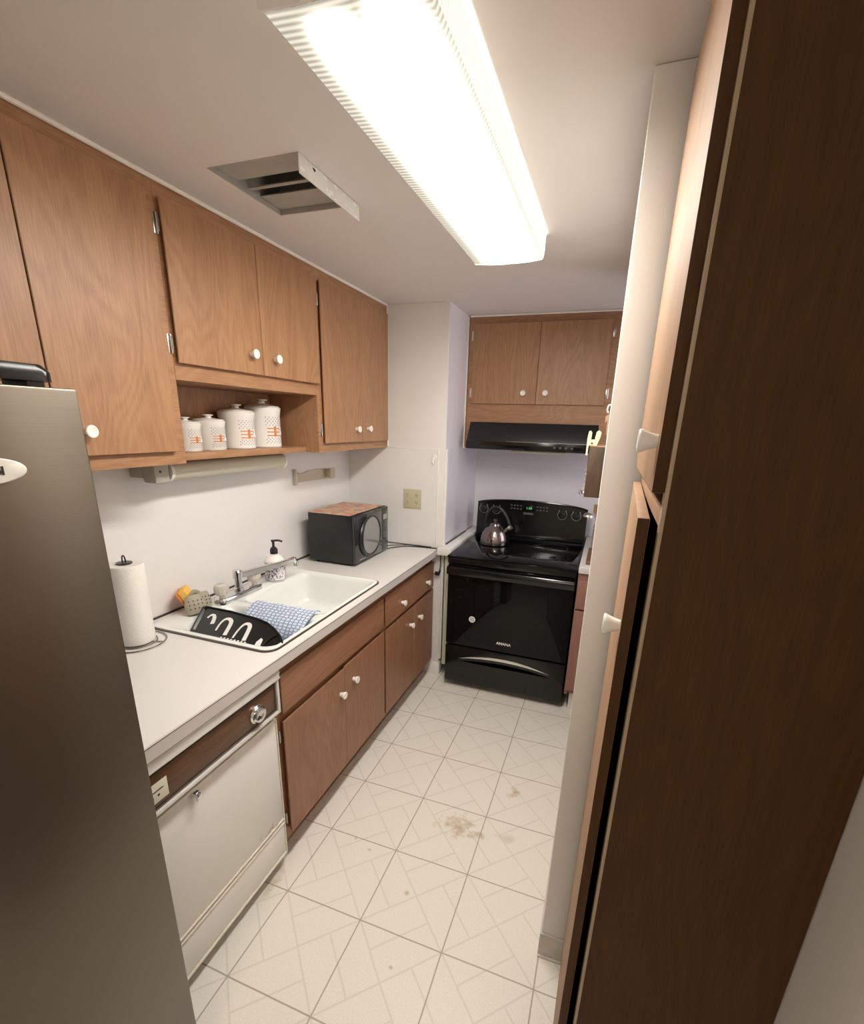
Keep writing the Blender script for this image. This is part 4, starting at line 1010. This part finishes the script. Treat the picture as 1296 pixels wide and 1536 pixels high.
# wooden letter box on the partition's kitchen face, clip on its top
BX = thing('wooden_box', 'rustic wooden box with metal knob hung on the partition beside the range', 'box', (.87, 1.29, 1.375))
bx0 = .836
part('case', MB().box(bx0, XP0-.001, 1.205, 1.385, 1.378, 1.602, .003), M['box_wood'], BX)
part('top_edge', MB().box(bx0+.003, XP0-.002, 1.2045, 1.385, 1.6025, 1.607), M['tagc'], BX)
kn = MB().lathe([(.006, 0), (.005, .007), (.008, .011), (.0105, .018), (.008, .025), (0, .0275)], (bx0+.001, 1.225, 1.396), (-1,0,0), 20)
lab(part('knob', kn, M['chrome'], BX), 'round chrome knob')
bdg = MB()
for i, z in enumerate((1.50, 1.478, 1.455, 1.43, 1.415)): bdg.lathe([(.003+.001*(i % 2), 0), (.004, .004), (0, .006)], (bx0-.0005, 1.225+.02*(i % 2), z), (-1,0,0), 10)
part('stud', bdg, M['bone'], BX)
cl = MB()
cl.prism([(bx0-.0125, 1.200, 1.565), (bx0-.0045, 1.200, 1.565), (bx0-.0045, 1.200, 1.600), (bx0+.004, 1.200, 1.640), (bx0+.005, 1.200, 1.664), (bx0-.002, 1.200, 1.672), (bx0-.009, 1.200, 1.668), (bx0-.0125, 1.200, 1.64)], (0, .014, 0))
cl.prism([(bx0+.018, 1.200, 1.6075), (bx0+.030, 1.200, 1.6075), (bx0+.042, 1.200, 1.645), (bx0+.044, 1.200, 1.665), (bx0+.034, 1.200, 1.674), (bx0+.024, 1.200, 1.668), (bx0+.020, 1.200, 1.645)], (0, .014, 0))
cl.box(bx0-.004, bx0+.022, 1.201, 1.213, 1.6075, 1.634, .002)
CLp = tag(part('clothes_clip', cl, M['bone']), 'yellowed plastic clip gripping the top corner of the wooden box', 'clip')
part('pivot_hole', MB().lathe([(.004, 0), (.004, .0012), (0, .0012)], (bx0+.009, 1.2005, 1.618), (0,-1,0), 12), M['label_black'], CLp)
wh = MB().box(XP0-.010, XP0-.0065, 1.30, 1.33, 1.735, 1.79, .002).tube([(XP0-.010, 1.315, 1.785), (XP0-.022, 1.315, 1.782), (XP0-.026, 1.315, 1.762), (XP0-.020, 1.315, 1.750)], .004, 8, sub=4)
HKo = tag(part('wall_hook', wh, M['white_pl']), 'small white hook on the partition above the wooden box', 'hook')
kt = MB().prism([(XP0-.030, 1.31, 1.735), (XP0-.012, 1.31, 1.748), (XP0-.010, 1.31, 1.728), (XP0-.030, 1.31, 1.705)], (0, .004, 0))
kt.box(XP0-.020, XP0-.014, 1.311, 1.313, 1.655, 1.725, .001)
tag(part('key_tag', kt, M['tagc']), 'tan key tag hanging from the small white hook', 'key tag')

# ------------------------------------------------------------------ pantry cabinet
PN = thing('pantry_cabinet', 'tall dark brown pantry cabinet filling the right side', 'cabinet', (1.15, -.14, 0))
pyf, pyb, pxf = -.400, YP-.002, 1.003
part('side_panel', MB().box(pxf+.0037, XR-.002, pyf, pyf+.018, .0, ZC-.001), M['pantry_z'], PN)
lab(part('edge_band', MB().box(pxf-.0018, pxf+.0035, pyf-.0012, pyf+.018, .0, ZC-.001, .0008), M['edge_band'], PN), 'edge band coloured as if lit')
part('carcass', MB().box(pxf, XR-.002, pyb-.018, pyb, 0, ZC-.001).box(XR-.010, XR-.002, pyf+.0185, pyb-.0185, 0, ZC-.001)
     .box(pxf, XR-.0105, pyf+.0185, pyb-.0185, ZC-.03, ZC-.001).box(pxf, XR-.0105, pyf+.0185, pyb-.0185, .0, .055)
     .box(pxf+.05, XR-.0105, pyf+.0185, pyb-.0185, .55, .566).box(pxf+.05, XR-.0105, pyf+.0185, pyb-.0185, 1.05, 1.066), M['pantry_z'], PN)
part('rail', MB().box(pxf-.001, XR-.0105, pyf+.0185, pyb-.0185, 1.558, 1.580), M['pantry_front'], PN)
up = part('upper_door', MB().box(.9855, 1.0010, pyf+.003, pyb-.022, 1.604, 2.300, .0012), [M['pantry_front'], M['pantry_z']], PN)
knob(up, (.9852, pyf+.030, 1.668), (-1,0,0), .92)
# lower door stands ajar, hinged at the partition
lowm = MB().box(.9855, 1.0010, pyf+.003, pyb-.022, .058, 1.570, .0012)
hy = pyb-.022
bmesh.ops.transform(lowm.bm, matrix=Matrix.Translation((1.0, hy, 0)) @ Matrix.Rotation(-.024, 4, 'Z') @ Matrix.Translation((-1.0, -hy, 0)), verts=lowm.bm.verts)
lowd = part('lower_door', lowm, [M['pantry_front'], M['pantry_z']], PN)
for d in (up, lowd):      # shade on the doors' near edges, painted with the side panel's dark laminate
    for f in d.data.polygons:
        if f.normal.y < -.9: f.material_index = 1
knob(lowd, (.9746, pyf+.030, 1.403), (-1,0,0), .92)
part('magnet_catch', MB().box(pxf+.004, pxf+.03, pyf+.02, pyf+.04, 1.475, 1.50, .002), M['brushed'], PN)

# ------------------------------------------------------------------ ceiling light, ceiling vent
FLx0, FLx1, FLy0, FLy1 = .357, .615, -.312, .885
LT = thing('ceiling_light', 'long lit fluorescent ceiling fixture with ribbed wraparound lens', 'light', ((FLx0+FLx1)/2, (FLy0+FLy1)/2, 2.25))
def sect(k=1.0, z0=2.250, z1=2.326):
    cx = (FLx0+FLx1)/2; h = (FLx1-FLx0)/2*k; o = []
    pts = [(-1.0, z1), (-1.0, z0+.030), (-.985, z0+.012), (-.95, z0+.004), (-.5, z0), (0, z0-.001), (.5, z0), (.95, z0+.004), (.985, z0+.012), (1.0, z0+.030), (1.0, z1)]
    return [(cx+h*a, z) for a, z in pts]
ln = MB(); n_ = 60
sec = sect()
ln.loops([[(x, FLy0+.006+(FLy1-FLy0-.012)*i/n_, z) for x, z in sec] for i in range(n_+1)])
# remove the closing faces along the open top
top = [f for f in ln.bm.faces if all(abs(v.co.z-2.326) < 1e-5 for v in f.verts)]
bmesh.ops.delete(ln.bm, geom=top, context='FACES')
part('lens', ln, M['lens'], LT)
for yy in (FLy0, FLy1-.005):
    s2 = sect(1.01, 2.2475, 2.327)
    part('end_plate', MB().prism([(x, yy, z) for x, z in s2], (0, .005, 0)), M['white_pl'], LT)
part('pan', MB().box(FLx0+.05, FLx1-.05, FLy0+.02, FLy1-.02, 2.318, ZC-.001), M['white_pl'], LT)

VT = thing('ceiling_vent', 'open square sheet metal ceiling vent without its grille', 'vent', ((VX0+VX1)/2, (VY0+VY1)/2, ZC))
t = .002; vt = ZC+.15
part('duct_box', MB().box(VX0+.001, VX0+.001+t, VY0+.001, VY1-.001, ZC+.001, vt).box(VX1-.001-t, VX1-.001, VY0+.001, VY1-.001, ZC+.001, vt)
     .box(VX0+.0015, VX1-.0015, VY0+.001, VY0+.001+t, ZC+.001, vt).box(VX0+.0015, VX1-.0015, VY1-.001-t, VY1-.001, ZC+.001, vt), M['sheet'], VT)
part('duct_void', MB().box(VX0+.001, VX1-.001, VY0+.001, VY1-.001, vt-.001, vt+.004), M['duct_dark'], VT)
for ya, yb in ((VY0+.004, VY0+.115), (VY0+.165, VY0+.180), (VY0+.222, VY1-.004)):
    part('damper_blade', MB().box(VX0+.006, VX1-.006, ya, yb, ZC+.016, ZC+.019), M['sheet'], VT)
fm = MB().box(VX1-.0035, VX1-.0015, VY0+.002, VY1-.003, ZC-.044, ZC+.0005)
random.seed(11)
for i in range(16):
    yy = random.uniform(VY0+.01, VY1-.02); zz = ZC-random.choice((.006, .010, .03, .038)); r = random.uniform(.002, .006); q = []
    for a in range(7): q.append((VX1-.0009, yy+r*2.2*math.cos(a*2*PI/7)*random.uniform(.6, 1.2), zz+r*math.sin(a*2*PI/7)*random.uniform(.6, 1.2)))
    fm.poly(q, [tuple(range(7))], 1)
lab(part('flange', fm, [M['flange'], M['white_pr']], VT, weld=False), 'bright bent flange spattered with white paint')

# ------------------------------------------------------------------ lights, world, camera
w = bpy.data.worlds.new('World'); S.world = w; w.use_nodes = True
bgn = w.node_tree.nodes['Background']; bgn.inputs[0].default_value = (.97, .92, .98, 1); bgn.inputs[1].default_value = 1.35

HL = thing('added_fill_lamp', 'added round fill lamp, unseen behind the camera', 'light', (.5, -2.2, ZC))  # added out of view to brighten the near walls and pantry side
part('base', MB().lathe([(.09, 0), (.09, -.02), (0, -.02)], (.5, -2.2, ZC-.001), n=32), M['white_pl'], HL)
m, nt, b = new_mat('fill_lamp_glow'); em = N(nt, 'ShaderNodeEmission'); em.inputs['Color'].default_value = (1, .88, .72, 1); em.inputs['Strength'].default_value = 17.0
L(nt, em.outputs[0], nt.nodes['Material Output'].inputs['Surface'])
part('fill_dome', MB().lathe([(.13, -.021), (.13, -.04), (.10, -.075), (.05, -.09), (0, -.093)], (.5, -2.2, ZC-.001), n=32), m, HL)

cam = bpy.data.cameras.new('camera'); co = bpy.data.objects.new('camera', cam); COL.objects.link(co)
W_, H_ = 1296, 1536
f_px, ppx, ppy = 706.364, 657.356, 858.126
cam.sensor_width = 36; cam.sensor_fit = 'AUTO'; cam.lens = f_px*36/H_
cam.shift_x = -(ppx-W_/2)/H_; cam.shift_y = (ppy-H_/2)/H_
cam.clip_start = .02
rx, ryy, rz = (math.radians(v) for v in (-17.499, 1.714, 19.14))
R = Matrix.Rotation(rz, 4, 'Z') @ Matrix.Rotation(PI/2+rx, 4, 'X') @ Matrix.Rotation(ryy, 4, 'Z')
co.matrix_world = Matrix.Translation((.929, -1.071, 1.682)) @ R
S.camera = co
vs_ = S.view_settings
vs_.view_transform = 'Standard'; vs_.look = 'None'; vs_.gamma = 1; vs_.use_curve_mapping = False
vs_.exposure = 1.65
